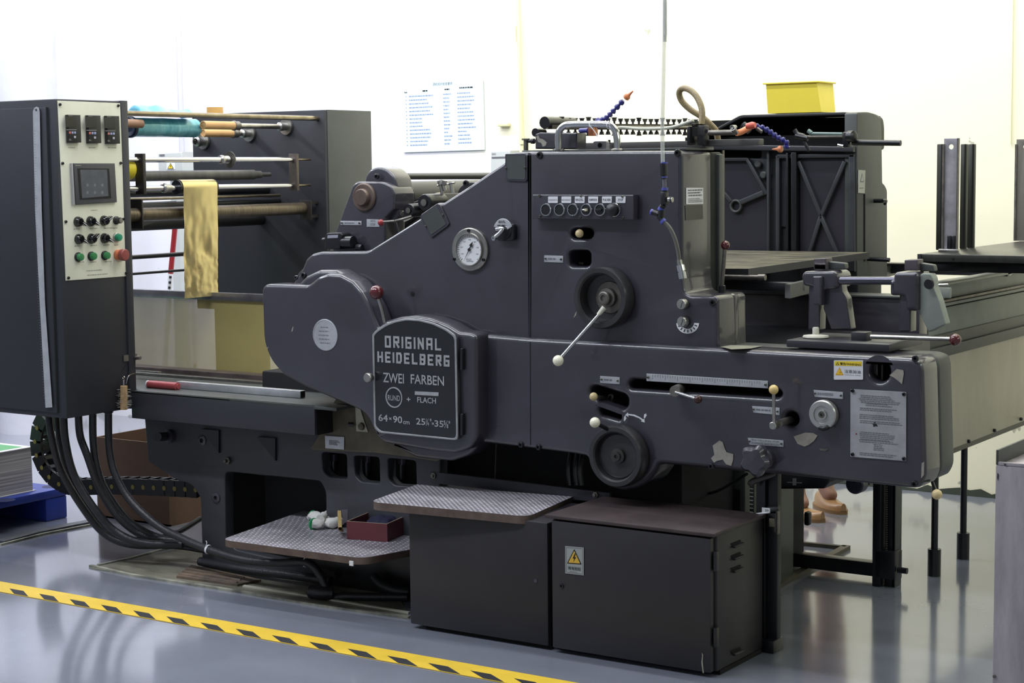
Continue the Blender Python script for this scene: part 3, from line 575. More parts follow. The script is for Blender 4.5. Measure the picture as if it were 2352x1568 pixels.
for r, h in prof:
    for k_ in range(N):
        a = 2*PI*k_/N; rr = r*(1+.13*math.cos(5*a+.6)); vs2.append(c+Vector((rr*math.cos(a), -h, rr*math.sin(a))))
b.add(vs2, [[i*N+k_, i*N+(k_+1) % N, (i+1)*N+(k_+1) % N, (i+1)*N+k_] for i in range(len(prof)-1) for k_ in range(N)], PAINT); b.cyl(c, (c.x+.02, 4.86, c.z+.005), .014, BLACK); b.lathe(P(1760, 1050, Y=4.84), (0,-1,0), [(.024, -.02), (.024, .01), (.016, .018), (.001, .02)], PAINT, 20); part(b, 'star_knob', 'lobed black star knob')
# ---- data plate and stickers
DP = Pl('Y', 4.8478)
b = B(); b.ext(DP, roundpoly([(1954, 893), (2082, 900), (2081.5, 1058.5), (1953.5, 1048.5)], 3), -.0005, .002, mat('scratched_plate', 'a9a9ad', .5, .1, col2='98989c', vs_=16), .0006)
y = 905
for (dy, nr, xs, xe) in ((0, 5, 1973, 2068), (19, 2, 1988, 2055), (29, 2, 1973, 2070), (44, 3, 1973, 2068), (58, 2, 1973, 2075), (84, 2, 1973, 2070), (92, 3, 1973, 2072), (102, 2, 1973, 2070), (113, 4, 2007, 2035), (132, 2, 1973, 2072)):
    b.rows(DP, xs, y+dy, xe, y+dy+nr*4.0, nr, INKG, n=.0027, seed=dy, fill=.5)
b.ext(DP, [(2005, 972), (2010, 968), (2014, 973), (2017, 979), (2012, 978), (2007, 980)], .002, .0026, INK); b.ext(DP, circ(DP, 1967.5, 996, .0025, 10), .002, .0026, REDB2, uv=True)
for q in ((1959, 897), (2077, 905), (1959, 1043), (2077, 1053)): screw(b, DP, *q, .0055, BLACK, .001)
part(b, 'instruction_plate', 'large scratched silver instruction plate')
b = B(); b.ext(DP, rrect(1915.5, 827, 1982.5, 871.5, 2), 0, .001, WHITE); b.ext(DP, [(1917.5, 829), (1980.5, 829.7), (1980.5, 840.5), (1917.5, 839.5)], .001, .0014, GLYEL)
b.ext(DP, [(1920, 838), (1924, 831), (1928, 838)], .0014, .0018, INK); b.ext(DP, [(1922, 837.3), (1924, 833), (1926, 837.3)], .0018, .002, GLYEL); b.text(DP, '警告/WARNING', 1930, 838, 1978, 6.5, INK, n=.0018, bold=.01)
b.ext(DP, [(1919, 861), (1928.5, 843), (1938, 861.5)], .001, .0014, mat('amber_print', 'd79a1c', .5)); b.ext(DP, [(1922, 859), (1928.5, 846.5), (1935, 859.3)], .0014, .0018, GLYEL); b.ext(DP, circ(DP, 1930, 855, .0035, 10), .0018, .002, MATS['amber_print'], uv=True)
b.text(DP, '注意加油', 1940, 856, 1977, 8, INKG, n=.0018, bold=.01); b.text(DP, 'attention oiling', 1940, 861.5, 1977, 3, INKG, n=.0018)
part(b, 'warning_sticker', 'white and yellow warning sticker')
# ---- peeled patches
b = B(); PT = [[(1653, 1011), (1660, 1015), (1665, 1030), (1669, 1038), (1684.5, 1042.5), (1684, 1055), (1680, 1069.5), (1668, 1066), (1660, 1055), (1647, 1058), (1640, 1062), (1633, 1052), (1641, 1044), (1637, 1023)], [(1823, 1002), (1835, 998), (1850, 993), (1868, 994), (1878, 1000), (1870, 1012), (1858, 1021), (1848, 1025), (1832, 1019)], [(2043, 862), (2054, 852), (2060, 847), (2075, 850), (2076, 858), (2072, 882), (2060, 872), (2052, 866)], [(2117, 1063), (2123, 1060), (2122, 1090), (2116, 1098)], [(1880, 1029), (1904, 1030), (1895, 1036), (1885, 1034)]]
PT_ = [(DP, q) for q in PT]+[(FU, [(1317, 730), (1322, 718), (1325, 715), (1323, 724)]), (FH, [(669, 762), (673, 749), (674, 752), (672, 760)]), (FH, [(613, 800), (617, 795), (616, 800)])]
for i, (pl_, q) in enumerate(PT_): b = B(); b.ext(pl_, q, 0, .0006, BARE if i != 4 else DSTEEL); part(b, 'bare_patch', 'bare metal patch where the paint has peeled')
b = B(); b.cyl(P(2142, 1108, Y=4.93), P(2151, 1132, Y=4.87), .005, BLACK); lv = part(b, 'bottom_lever'); b = B(); b.ball(P(2152, 1135, Y=4.865), .0150, MATS['yellowed_ivory']); part(b, 'lever_ball', parent=lv)
# ---- steel patch on the ledge
b = B(); zl = FL.p(1700, 802).z+.003; q = [P(*k, Z=zl) for k in ((1655, 796), (1680, 792), (1752, 794), (1725, 800), (1680, 802))]; b.add(q, [[0,1,2,3,4]], mat('polished_patch', 'b9b8a6', .3, .5)); part(b, 'polished_patch')
# ================================================================== press, continued: inside, far side frame, feeder end
b = B(); x0 = P(1000, 1100, Y=5.02).x; x1 = P(1530, 1100, Y=5.02).x; MATBLK = mat('matte_black', '0d0d10', .75); b.box((x0-.9, 5.13, .02), (x1, 6.1, .74), MATBLK, .01); b.box((x0, 5.0, .02), (x1+.02, 5.13, .40), MATBLK, .01)  # base casting in an even matte near-black
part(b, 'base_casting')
b = B(); b.cyl(P(1140, 1020, Y=5.06), P(1137, 1100, Y=5.06), .0025, GREASE, 8); part(b, 'oil_line')
for k, x in enumerate((1312, 1328, 1338)): b = B(); b.tube([P(x, 1040, Y=5.05), P(x-5, 1075, Y=5.03), P(x-2, 1115, Y=5.02)], .010, BLACK, 8); part(b, 'hanging_hose')
b = B(); b.box((-3.3, 5.13, .80), (-2.2, 5.93, .915), PAINT2, .01); b.box((-2.3, 5.11, .80), (-2.0, 5.3, .925), PAINT, .01); part(b, 'bed_plate')
# far side frame
YF = 6.15; FF = Pl('Y', YF); XR = P(1970, 500, Y=YF).x
b = B(); zt = P(1900, 258, Y=YF).z; yb = P(2025, 400, X=XR).y
hood = [(1560, 340), (1635, 300), (1700, 264), (1945, 257), (1966, 268), (1969, 290), (1969, 344), (1560, 344)]
hin = [(1580, 336), (1640, 304), (1703, 271), (1942, 264), (1958, 273), (1961, 292), (1961, 336)]
b.ext(FF, roundpoly(hood, 8), -.26, .0, mat('hood_dark', '1d1e1f', .5), .003, holes=[roundpoly(hin, 8)]); b.box(P(1580, 340, Y=YF+.25), (XR-.02, YF+.26, P(1900, 270, Y=YF+.25).z), HOLE); part(b, 'ink_hood', 'dark rounded hood open towards the front')
b = B()
body = [(1480, 330), (1968, 338), (1968, 700), (1480, 700)]
b.ext(FF, body, -.24, -.01, mat('rib_paint', '34363a', .42, var=.1), .006, holes=[rrect(1600, 337, 1745, 362, 4)])
b.box((P(1560, 500, Y=YF).x, YF+.05, P(1600, 380, Y=YF).z), (XR-.05, YF+.06, zt-.08), HOLE); fr = part(b, 'far_side_frame')
def rib(pts, wd, th=.018, m=None, pl=FF, n=0):
    m = m or MATS['rib_paint'] 
    b = B()
    for a, c in zip(pts, pts[1:]):
        a = Vector(pl.uv(*a)); c = Vector(pl.uv(*c)); d = (c-a).normalized(); nn = Vector((-d.y, d.x))*wd/2
        q = [a-nn-d*wd*.2, c-nn+d*wd*.2, c+nn+d*wd*.2, a+nn-d*wd*.2]; b.ext(pl, [tuple(z) for z in q], n-.002, n+th, m, .004, uv=True)
    return b
PAN = mat('indigo_panel', '24232c', .45, var=.1); RIBM = mat('rib_paint', '34363a', .42, var=.1)
b = B(); b.ext(FF, [(1838, 364), (1950, 364), (1950, 640), (1838, 640)], -.01, .001, PAN); b.ext(FF, [(1600, 368), (1718, 368), (1760, 445), (1762, 640), (1600, 640)], -.01, .001, PAN); b.ext(FF, [(1793, 364), (1812, 364), (1812, 520), (1793, 520)], -.01, .001, PAN); part(b, 'recessed_panel', parent=fr)
for pts, wd in (([(1790, 575), (1790, 359), (1965, 357)], .016), ([(1838, 372), (1889, 496), (1925, 580)], .016), ([(1943, 372), (1889, 496), (1862, 580)], .016), ([(1600, 366), (1720, 366), (1763, 445)], .014), ([(1768, 345), (1768, 620)], .012), ([(1960, 357), (1960, 620)], .024), ([(1755, 443), (1706, 464)], .02), ([(1682, 462), (1662, 438)], .016)):
    part(rib(pts, wd), 'casting_rib', parent=fr)
b = rib([(1830, 352), (1830, 600)], .022, .03, BLACK); part(b, 'guide_rail', parent=fr)
b = rib([(1815, 352), (1815, 600)], .010, .03, BLACK); part(b, 'guide_rail', parent=fr)
b = B(); b.ext(FF, circ(FF, 1693, 473, .026), 0, .016, PAINTG, .004, holes=[circ(FF, 1693, 473, .017)], uv=True); part(b, 'bearing_ring', parent=fr)
for q in ((1742, 377), (1755, 402)): b = B(); b.lathe(FF.p(*q), (0,-1,0), [(.014, 0), (.014, .008), (.010, .012), (.001, .012)], PAINTG, 16); part(b, 'bolt', parent=fr)
b = B(); b.ext(FF, [(1560, 330), (1968, 337), (1968, 349), (1560, 343)], 0, .035, PAINT2, .004); part(b, 'cross_rail', parent=fr)
SF = Pl('X', XR)
b = B(); sd = [(XR, YF-.004), ]
y2 = P(2025, 350, X=XR).y
prof = [(1969, 257.5), (1995, 257), (2012, 262), (2022, 272), (2025, 290), (2027, 420), (2032, 424), (2038, 436), (2038, 640), (1969, 640)]
b.ext(SF, roundpoly(prof, 6), -.05, 0, PAINTG, .004); part(b, 'end_cover', parent=fr, label='greenish grey rounded end cover')  # greenish side light is put into the cover's colour
SFo = Pl('X', XR+.002)
b = B(); b.ext(SFo, [(1985, 445), (1987, 445), (1987, 600), (1985, 600)], -.001, .0012, HOLE); part(b, 'door_gap', parent=fr)
b = B(); b.ext(SFo, [(1971, 390), (1987, 391), (1985.5, 444), (1970.5, 443)], 0, .0015, mat('grey_label', 'a9aaa2', .5)); b.ext(SFo, [(1979, 397), (1983.5, 418), (1974, 418)], .0015, .002, INKG); b.ext(SFo, [(1979, 402), (1982, 416), (1976, 416)], .002, .0024, mat('grey_label', 'a9aaa2')); b.rows(SFo, 1973, 430, 1985, 434, 1, INKG, n=.002); part(b, 'warning_label', parent=fr, label='faded grey triangle warning label')
b = B(); c = SF.p(2008, 461); b.cyl(c, c+Vector((.04, 0, 0)), .008, BLACK); b.tube([c+Vector((.04, -.02, 0)), c+Vector((.042, .01, 0)), c+Vector((.03, .03, -.012))], .006, BLACK); part(b, 'door_handle', parent=fr)
b = B(); b.cyl(P(1985, 594, Y=YF+.1), P(2043, 597, Y=YF+.1), .008, BLACK); part(b, 'catch_rod', parent=fr)
# feed board
FEED = mat('stained_feed_board', '77725f', .4, .2, col2='3a3a35', vs_=6, stretch=(1, 4, 1))
def slab(b, top, th, m, side=None):
    n = len(top); lo = [v-Vector((0, 0, th)) for v in top]
    b.add(top, [list(range(n))], m); b.add(top+lo, [[i, (i+1) % n, n+(i+1) % n, n+i] for i in range(n)]+[list(range(n, 2*n))[::-1]], side or m); return b
b = B(); slab(b, [P(1560, 616, Y=5.2), P(1719, 617, Y=5.2), P(1997, 579, Y=6.1), P(1560, 573, Y=6.1)], .024, FEED, PAINT2); part(b, 'feed_board', 'stained metal feed board')
b = B(); b.cyl(P(1600, 634, Y=5.2), P(1742, 637, Y=5.2), .0075, DSTEEL); b.cyl(P(1742, 637, Y=5.2), P(1758, 637, Y=5.2), .010, DSTEEL); part(b, 'stop_rod')
b = B(); b.box(P(1600, 643, Y=5.35), P(1850, 668, Y=5.4), PAINT2, .005); part(b, 'inner_beam'); 
b = B(); slab(b, [P(1803, 652, Y=5.3), P(1815, 653, Y=5.25), P(1870, 640, Y=5.5), P(1858, 640, Y=5.55)], .045, PAINTG); part(b, 'support_bar')
# chassis of the feeder end
XP = -2.25; YC = 5.95
b = B(); zc0, zc1 = P(1900, 690, Y=YC).z, P(1900, 775, Y=YC).z; b.box((-3.3, YC, .78), (XP, YC+.08, P(1900, 678, Y=YC).z), PAINT, .006)
b.box((-3.3, YC-.02, P(1900, 678, Y=YC).z-.002), (XP, YC+.1, P(1900, 674, Y=YC).z), PAINTG, .002); part(b, 'chassis_front_beam')
b = B(); slab(b, [P(1925, 650, Y=5.95), P(1950, 640, Y=6.3), P(2060, 614, Y=7.0), P(2078, 608, Y=7.1), P(2075, 604, Y=7.1), P(1985, 620, Y=6.5)], .03, PAINTG); part(b, 'track_rail')
b = B(); b.box((-2.78, 6.9, P(2200, 632, Y=6.9).z), (XP, 6.95, P(2200, 607, Y=6.9).z), PAINT, .004); b.box((-2.78, 6.88, P(2200, 609, Y=6.9).z), (XP, 6.95, P(2200, 606.5, Y=6.9).z), DSTEEL, .001); part(b, 'chassis_rear_beam')
b = B(); b.box((-2.76, 6.42, .93), (XP-.1, 6.88, .955), PAINTG); part(b, 'pile_table')
FLS = mat('brushed_guard_panel', 'bdb6a6', .45, .1, col2='a9a292', vs_=3, stretch=(1, 1, .4)); GRN = mat('greenish_rail_paint', '878d86', .5, .1, var=.1)
SD = Pl('X', XP); zz = lambda x, y: SD.p(x, y).z
YE = 7.35
b = B(); b.box((XP-.05, 5.97, zz(2250, 688)), (XP-.01, YE, zz(2250, 637)), GRN, .003); b.box((XP-.06, 5.97, zz(2250, 642)), (XP, YE, zz(2250, 635)), mat('worn_edge', '8b8f88', .4, .3), .002); b.box((XP-.012, 6.12, zz(2250, 679)), (XP+.006, YE, zz(2250, 672)), DSTEEL, .002); b.box((XP-.02, 6.0, zz(2250, 686)), (XP+.012, YE, zz(2250, 679)), GRN, .002); part(b, 'side_rail', 'grey green side rail')
b = B(); b.box((XP-.03, 6.04, zz(2250, 748)), (XP, YE, zz(2250, 690)), GRN, .003); part(b, 'side_guard', 'grey green guard strip')
b = B(); b.box((XP-.03, 5.97, zz(2250, 796)), (XP+.012, YE, zz(2250, 772)), PAINTG, .003); b.box((XP-.03, 5.97, zz(2250, 774)), (XP+.004, YE, zz(2250, 746)), PAINTG, .002); part(b, 'side_ledge')
b = B(); b.box((XP-.03, 5.97, .457), (XP-.002, YE, zz(2250, 790)), FLS, .002); part(b, 'lower_guard_panel', 'brushed beige metal guard panel')
for x, y in ((2224, 1013), (2283, 988), (2344, 962)): b = B(); c = SD.p(x, y); b.lathe(c, (1, 0, 0), [(.007, -.002), (.007, .006), (.004, .009)], BLACK, 10); part(b, 'panel_screw')
b = B(); b.box((XP-.06, 6.0, .435), (XP-.01, YE, .457), BLACK); part(b, 'bottom_channel')
# legs
b = B(); b.box((P(2009, 1200, Y=5.95).x, 5.93, 0), (P(2028, 1200, Y=5.95).x, 5.99, .8), BLACK, .002); part(b, 'lift_post')
b = B(); b.box((P(2037, 1200, Y=5.97).x, 5.95, 0), (P(2061, 1200, Y=5.97).x, 6.01, .8), BLACK, .002); b.box((P(2054, 1200, Y=5.97).x, 5.95, 0), (P(2062, 1200, Y=5.97).x, 6.01, .8), PAINTG, .002); part(b, 'lift_post')
b = B()
for k in range(34): y = 1118+k*5.2; c = P(2036, y, Y=5.94); b.box(c-Vector((.003, .004, .002)), c+Vector((.003, .004, .002)), DSTEEL)
part(b, 'drive_chain')
b = B(); b.box(P(2009, 1262, Y=5.93), P(2070, 1325, Y=5.99), BLACK, .004); b.cyl(P(2062, 1308, Y=5.94), P(2084, 1311, Y=5.94), .011, BLACK); b.box(P(2060, 1268, Y=5.95), P(2070, 1326, Y=6.0), PAINTG, .002); part(b, 'chain_bracket')
b = B(); zz1 = P(2010, 1293, Y=6.0).z; b.box((-3.2, 6.0, zz1-.05), (P(2012, 1300, Y=6.0).x, 6.05, zz1+.0), BLACK, .003); part(b, 'cross_bar')
b = B(); strip([(1780, 1352), (1862, 1305), (1945, 1260)], .03, GREASE, .015); strip([(1943, 1262), (1840, 1252)], .02, GREASE, .015); part(b, 'floor_frame')
for (x, yb, ze) in ((-2.248, 6.2, .95), (-2.256, 6.53, .47)):
    b = B(); b.cyl((x-.03, yb, .09), (x-.03, yb, ze-.02), .0125, BLACK, 16); lg = part(b, 'support_leg'); b = B(); b.cyl((x-.03, yb, 0), (x-.03, yb, .1), .024, BLACK, 20); part(b, 'leg_foot', parent=lg)
# brackets and slide plate on the ledge
zL = P(1806, 797, Y=4.93).z; 
b = B(); b.box((P(1806, 790, Y=4.93).x, 4.93, zL), (P(2042, 800, Y=4.93).x, 5.2, P(1806, 780, Y=4.93).z), PAINT2, .003); part(b, 'slide_plate', 'flat dark slide plate')
ZS = P(1806, 780, Y=4.93).z
b = B(); c = P(1873.7, 776, Z=ZS); b.lathe(c, (0, 0, 1), [(.034, 0), (.040, .003), (.038, .008), (.014, .011), (.010, .012), (.010, .03), (.008, .033), (.0001, .033)], mat('white_nylon', 'c9c7b9', .4), 32); part(b, 'knurled_cap', 'white round plastic cap')
def bracket(arm, head, web, block, tab, Yb, webm=PAINT, extra=None):
    pa = Pl('Y', Yb); b = B()
    b.ext(pa, roundpoly(arm, 2), -.05, 0, PAINT, .004); b.ext(pa, roundpoly(web, 4), -.04, .004, webm, .004)
    b.ext(pa, roundpoly(head, 8), -.09, .02, PAINT, .012, br=4)
    if extra: b.ext(pa, roundpoly(extra, 3), -.02, .035, PAINT, .005)
    br_ = part(b, 'swing_bracket')
    b = B(); b.ext(pa, roundpoly(block, 2), -.05, .0, mat('bracket_top', '4b4449', .45), .003); part(b, 'top_block', parent=br_)
    b = B(); b.ext(pa, roundpoly(tab, 4), -.05, -.02, PAINTG, .003); part(b, 'top_tab', parent=br_)
bracket([(1858, 640), (1884, 640), (1882, 758), (1856, 757)], [(1846, 632), (1852, 622), (1922, 621), (1931, 632), (1929, 662), (1897, 664), (1897, 698), (1876, 698), (1876, 660), (1848, 654)], [(1897, 640), (1929, 628), (1936, 670), (1945, 684), (1955, 756), (1910, 756), (1892, 708)], [(1869, 594), (1897, 593), (1898, 620), (1869, 619)], [(1895, 601), (1934, 605), (1935, 619), (1895, 620)], 5.08, extra=[(1877, 633), (1897, 633), (1897, 700), (1877, 698)])
bracket([(2066, 670), (2092, 670), (2091, 762), (2064, 762)], [(2057, 632), (2062, 624), (2110, 624), (2114, 632), (2114, 714), (2086, 712), (2084, 678), (2049, 678), (2049, 643), (2057, 641)], [(2113, 632), (2120, 627), (2138, 628), (2144, 640), (2146, 660), (2158, 690), (2173, 745), (2134, 763), (2112, 718)], [(2077, 597), (2107, 596), (2108, 622), (2077, 621)], [(2106, 604), (2138, 609), (2141, 624), (2106, 624)], 5.08, webm=GRN)
b = B(); b.cyl(P(1922, 644, Y=5.08), P(2060, 644.5, Y=5.08), .0125, mat('dark_chrome', '5c5b66', .22, .8), 20); part(b, 'bracket_shaft')
b = B(); c = P(2134, 652, Y=5.06); b.lathe(c, (0, -1, 0), [(.016, 0), (.014, .006), (.0001, .006)], BLACK, 18); part(b, 'bracket_pin')
b = B(); b.box(P(1954, 762, Y=5.0), P(2003, 781, Y=5.05), PAINT2, .003); b.cyl(P(2000, 773, Y=5.0), P(2185, 778.6, Y=5.0), .0065, STEEL); lv = part(b, 'clamp_lever', 'long steel lever with red ball'); b = B(); b.ball(P(2194, 780, Y=5.0), .0175, REDB, 24); part(b, 'lever_ball', parent=lv)
b = B(); b.box(P(2145, 660, Y=5.9), P(2186, 684, Y=5.92), GRN, .003); b.cyl(P(2140, 654, Y=5.9), P(2178, 653, Y=5.9), .004, STEEL, 8); part(b, 'rail_end_stop')
# shoulder lever
b = B(); b.lathe(P(1658, 672, Y=5.03), (0, 0, 1), [(.012, -.01), (.012, .022), (.009, .024)], BLACK, 16); b.cyl(P(1658, 660, Y=5.03), P(1665, 572, Y=5.03), .0062, DSTEEL); lv = part(b, 'shoulder_lever', 'upright lever with dark red ball'); b = B(); b.ball(P(1666, 563, Y=5.03), .0145, REDB, 20); part(b, 'lever_ball', parent=lv)
b = B(); b.box(P(1658, 345, Y=5.15), P(1664, 560, Y=5.16), DSTEEL); part(b, 'guard_edge')
# ---- things on top of the press
ZT = P(1400, 345, Y=4.95).z
b = B(); b.box((P(1225, 345, Y=5).x, 4.93, ZT-.004), (P(1600, 345, Y=5).x, 5.12, ZT+.004), PAINTG, .002); part(b, 'top_cover')
b = B(); b.ext(Pl('Y', 4.96), roundpoly([(1229, 342), (1229, 308, 3), (1240, 304), (1325, 305), (1325, 343)], 1), -.06, 0, PAINT, .004); blk = part(b, 'end_block'); b = B(); b.ext(Pl('Y', 4.9595), [(1232, 314), (1236, 310), (1240, 318), (1246, 319), (1250, 322), (1256, 327), (1254, 334), (1247, 337), (1243, 328), (1236, 326)], 0, .0006, BARE); part(b, 'bare_patch', parent=blk, label='bare metal patch')
b = B(); b.cyl(P(1208, 346, Y=4.98), P(1208, 322, Y=4.98), .008, DSTEEL); b.cyl(P(1208, 322, Y=4.98), P(1208, 318, Y=4.98), .014, DSTEEL, 6); b.cyl(P(1214, 324, Y=4.98), P(1229, 324, Y=4.98), .006, BLACK); b.cyl(P(1221, 324, Y=4.98), P(1227, 324, Y=4.98), .009, BLACK); part(b, 'tee_bolt')
b = B(); pts = [(1283, 343), (1282, 318), (1285, 300), (1296, 289), (1310, 286), (1350, 285.5), (1392, 286), (1404, 289), (1413, 300), (1417, 318), (1418, 343)]; b.tube([P(x, y, Y=4.92+.0007*(x-1283)*.3) for x, y in pts], .0112, CHROME, 16, 6); 
for x in (1283, 1418): b.lathe(P(x, 346, Y=4.93), (0,0,1), [(.02, 0), (.02, .004), (.013, .007)], STEEL, 18)
part(b, 'grab_handle', 'bent chrome tube handle')
b = B(); b.ext(Pl('Y', 4.99), [(1362, 342), (1362, 326), (1366, 324), (1391, 324), (1393, 327), (1393, 343)], -.02, 0, mat('grey_block', '8b8a8f', .45), .002); b.lathe(Pl('Y', 4.988).p(1377.5, 333.5), (0,-1,0), [(.008, 0), (.0001, .0005)], HOLE, 16, cap=False); part(b, 'lifting_eye', 'small grey block with round hole')
b = B(); b.box(P(1330, 345, Y=5.1), P(1640, 323, Y=5.16), mat('dusty_beam', '4d4b4a', .55, var=.1), .003); part(b, 'top_beam'); b = B(); b.cyl(P(1399.5, 330, Y=5.09), P(1399.5, 321, Y=5.09), .004, BLACK); part(b, 'beam_pin')
# ink duct with its keys running across the press
xi = P(1258, 290, Y=5.0).x; DK = mat('inky_steel', '4b4843', .5, .5, var=.3, vs_=30)
YI0, YI1 = 5.0, 6.12
zi = lambda y, a, c: a+(c-a)*(y-YI0)/(YI1-YI0)
b = B(); za, zb_ = P(1258, 290, Y=5.0).z, P(1600, 291, X=xi).z
b.tube([(xi, YI0, za), (xi, YI1, zb_)], 1, DK, smooth=0, sec=[(-.018, -.009), (.018, -.009), (.018, .009), (-.018, .009)]); b.tube([(xi+.02, YI0+.05, za-.004), (xi+.02, YI1, zb_-.004)], .007, DSTEEL, smooth=0); b.tube([(xi-.0, YI0-.02, za+.012), (xi, YI0+.16, za+.012)], .020, BLACK, smooth=0); b.cyl((xi-.03, YI0-.03, za-.02), (xi-.03, YI0+.02, za-.02), .014, BLACK); duct = part(b, 'ink_duct', 'inky steel duct bar with rows of adjusting keys')
for i in range(24):
    y = YI0+.08+i*(YI1-YI0-.12)/23; z = zi(y, za, zb_)
    for s_, zz_ in ((1, .008), (-1, -.008)):
        b = B(); l = .020 if (i % 4) else .024; b.lathe((xi+.004, y, z+zz_), (0, 0, s_), [(.004, 0), (.004, l*.45), (.0075, l*.5), (.0075, l*.8), (.0095, l*.82), (.0095, l), (.0001, l)], DK if s_ < 0 or i % 3 else BLACK, 10); part(b, 'ink_key', parent=duct)
b = B(); b.tube([P(1418, 296, Y=5.03), P(1430, 293, Y=5.03), P(1478, 296, Y=5.03), P(1540, 293, Y=5.03), P(1585, 279, Y=5.03), P(1592, 276, Y=5.03)], .0055, mat('milky_tube', 'b9b9a8', .3), 10); part(b, 'milky_tube', 'thin milky plastic tube')
b = B(); b.box(P(1584, 290, Y=5.0), P(1604, 334, Y=5.08), BLACK, .004); b.box(P(1600, 288, Y=5.02), P(1630, 333, Y=5.06), mat('black_bracket', '232427', .5), .004); b.box(P(1590, 293, Y=4.995), P(1603, 313, Y=5.0), HOLE); b.box(P(1588, 282, Y=5.0), P(1612, 292, Y=5.06), BLACK, .003); b.lathe(P(1622, 301, Y=5.018), (0,-1,0), [(.006, 0), (.0001, .001)], HOLE, 12, cap=False); part(b, 'clamp_block', 'black clamp block')
b = B(); b.cyl(P(1628, 305, Y=5.04), P(1692, 304, Y=5.04), .0085, DSTEEL); b.lathe(P(1682, 292, Y=5.0), (0,-1,0), [(.007, -.02), (.007, .004), (.004, .004), (.004, 0)], STEEL, 14); b.cyl(P(1690, 305, Y=5.03), P(1683, 294, Y=5.0), .008, STEEL); part(b, 'spray_rod')
b = B(); b.box(P(1612, 321, Y=5.05), P(1755, 334, Y=5.09), mat('dusty_beam', '4d4b4a'), .003); part(b, 'arm_bar')
# gripper arm assembly in front of the hood
b = B(); yy = 5.9; b.cyl(P(1958, 327, Y=yy), P(2069, 328.5, Y=yy), .010, BLACK, 16); b.box(P(1935, 303, Y=yy-.02), P(1961, 338, Y=yy+.03), BLACK, .004); b.lathe(P(1955, 313, Y=yy-.02), (1, -.3, 0), [(.02, -.01), (.02, .012), (.012, .016)], BLACK, 18); b.cyl(P(1935, 308, Y=yy), P(1862, 307, Y=yy), .006, mat('green_grey_tube', '5f7470', .4)); b.cyl(P(1935, 313, Y=yy), P(1850, 314, Y=yy), .005, DSTEEL); b.tube([P(1855, 320, Y=yy), P(1845, 312, Y=yy), P(1832, 308, Y=yy), P(1825, 298, Y=yy)], .008, BLACK); b.cyl(P(1828, 312, Y=yy), P(1856, 318, Y=yy), .010, BLACK); b.cyl(P(1846, 325, Y=yy), P(1860, 347, Y=yy), .006, BLACK); b.cyl(P(1856, 300, Y=yy), P(1864, 306, Y=yy), .008, mat('green_grey_tube', '5f7470')); b.cyl(P(1924, 333, Y=yy-.02), P(1937, 336, Y=yy-.02), .005, CHROME); part(b, 'sheet_guide_arm', 'black jointed arm on a long dark rod')
# ---- ink unit at the left shoulder
PA = Pl('Y', 4.99)
b = B(); b.ext(PA, roundpoly([(762, 580), (766, 540), (776, 515), (809, 425, 6), (820, 417, 5), (878, 417, 8), (900, 428, 8), (906, 445), (904, 480), (884, 500), (883, 600)], 2), -.12, 0, PAINT, .008); b.ext(Pl('Y', 5.02), roundpoly([(836, 430), (838, 405), (850, 388), (868, 382), (888, 388), (905, 405), (912, 430), (916, 500), (880, 520)], 8), -.1, 0, PAINT, .01); br_ = part(b, 'bearing_bracket')
b = B(); c = PA.p(838, 453); b.lathe(c, (0,-1,0), [(.05, 0), (.05, .006), (.046, .01), (.031, .01), (.030, .022), (.027, .026), (.001, .026)], RUST, 40, cap=False); part(b, 'bearing_cap', parent=br_, label='rusty round bearing cap')
bolts(Pl('Y', 5.01), ((868, 405),), .010, BLACK, .005, br_)
plate(PA, [(783, 507), (831, 507.5), (831, 517), (783, 516.5)], parent=br_)
plate(PA, [(843, 503), (872, 504), (872, 521), (843, 521)], rows=2, txt=['HURTIG', 'STOP'], ear=False, parent=br_)
b = B(); b.cyl(P(880, 509, Y=4.93), P(906, 507, Y=4.93), .0035, DSTEEL, 8); lv = part(b, 'small_lever'); b = B(); b.ball(P(875, 511, Y=4.93), .0115, REDB2); part(b, 'lever_ball', parent=lv, label='small red ball')
b = B(); pc = Pl('Y', 4.94); b.ext(pc, roundpoly([(746, 572), (745, 548), (750, 535, 4), (782, 534), (786, 540), (780, 572)], 2), -.05, 0, BLACK, .004); b.cyl(P(790, 556, Y=4.96), P(812, 556, Y=4.96), .022, BLACK, 20); b.cyl(P(820, 568, Y=4.97), P(832, 569, Y=4.97), .012, BLACK); b.cyl(P(742, 551, Y=4.96), P(748, 551, Y=4.96), .008, BLACK); b.ext(pc, [(753, 540), (777, 539), (776, 546), (752, 547)], 0, .001, mat('counter_window', 'a9a8b4', .15, .3)); part(b, 'sheet_counter', 'small black sheet counter with window')
b = B(); b.ext(Pl('Y', 5.3), circ(Pl('Y', 5.3), 922, 455, .062), -.9, 0, mat('roller_black', '2b2b2c', .35), .006, uv=True); part(b, 'rubber_roller')
b = B(); b.cyl(P(912, 405, Y=5.9), P(1130, 404, Y=5.9), .0135, mat('olive_bar', '4b4a40', .4, .5), 18); part(b, 'rear_cross_bar')
b = B(); b.box(P(935, 430, Y=5.7), P(1110, 447, Y=5.75), mat('oily_bar', '75736a', .45, .4), .003); part(b, 'rear_flat_bar')
b = B(); b.ext(Pl('Y', 5.2), roundpoly([(905, 480), (960, 460), (975, 448), (990, 444), (1000, 470), (960, 500), (920, 530), (905, 560), (885, 575), (884, 490)], 4), -.3, 0, mat('dark_works', '1c1c1f', .5), .004); part(b, 'roller_bracket')
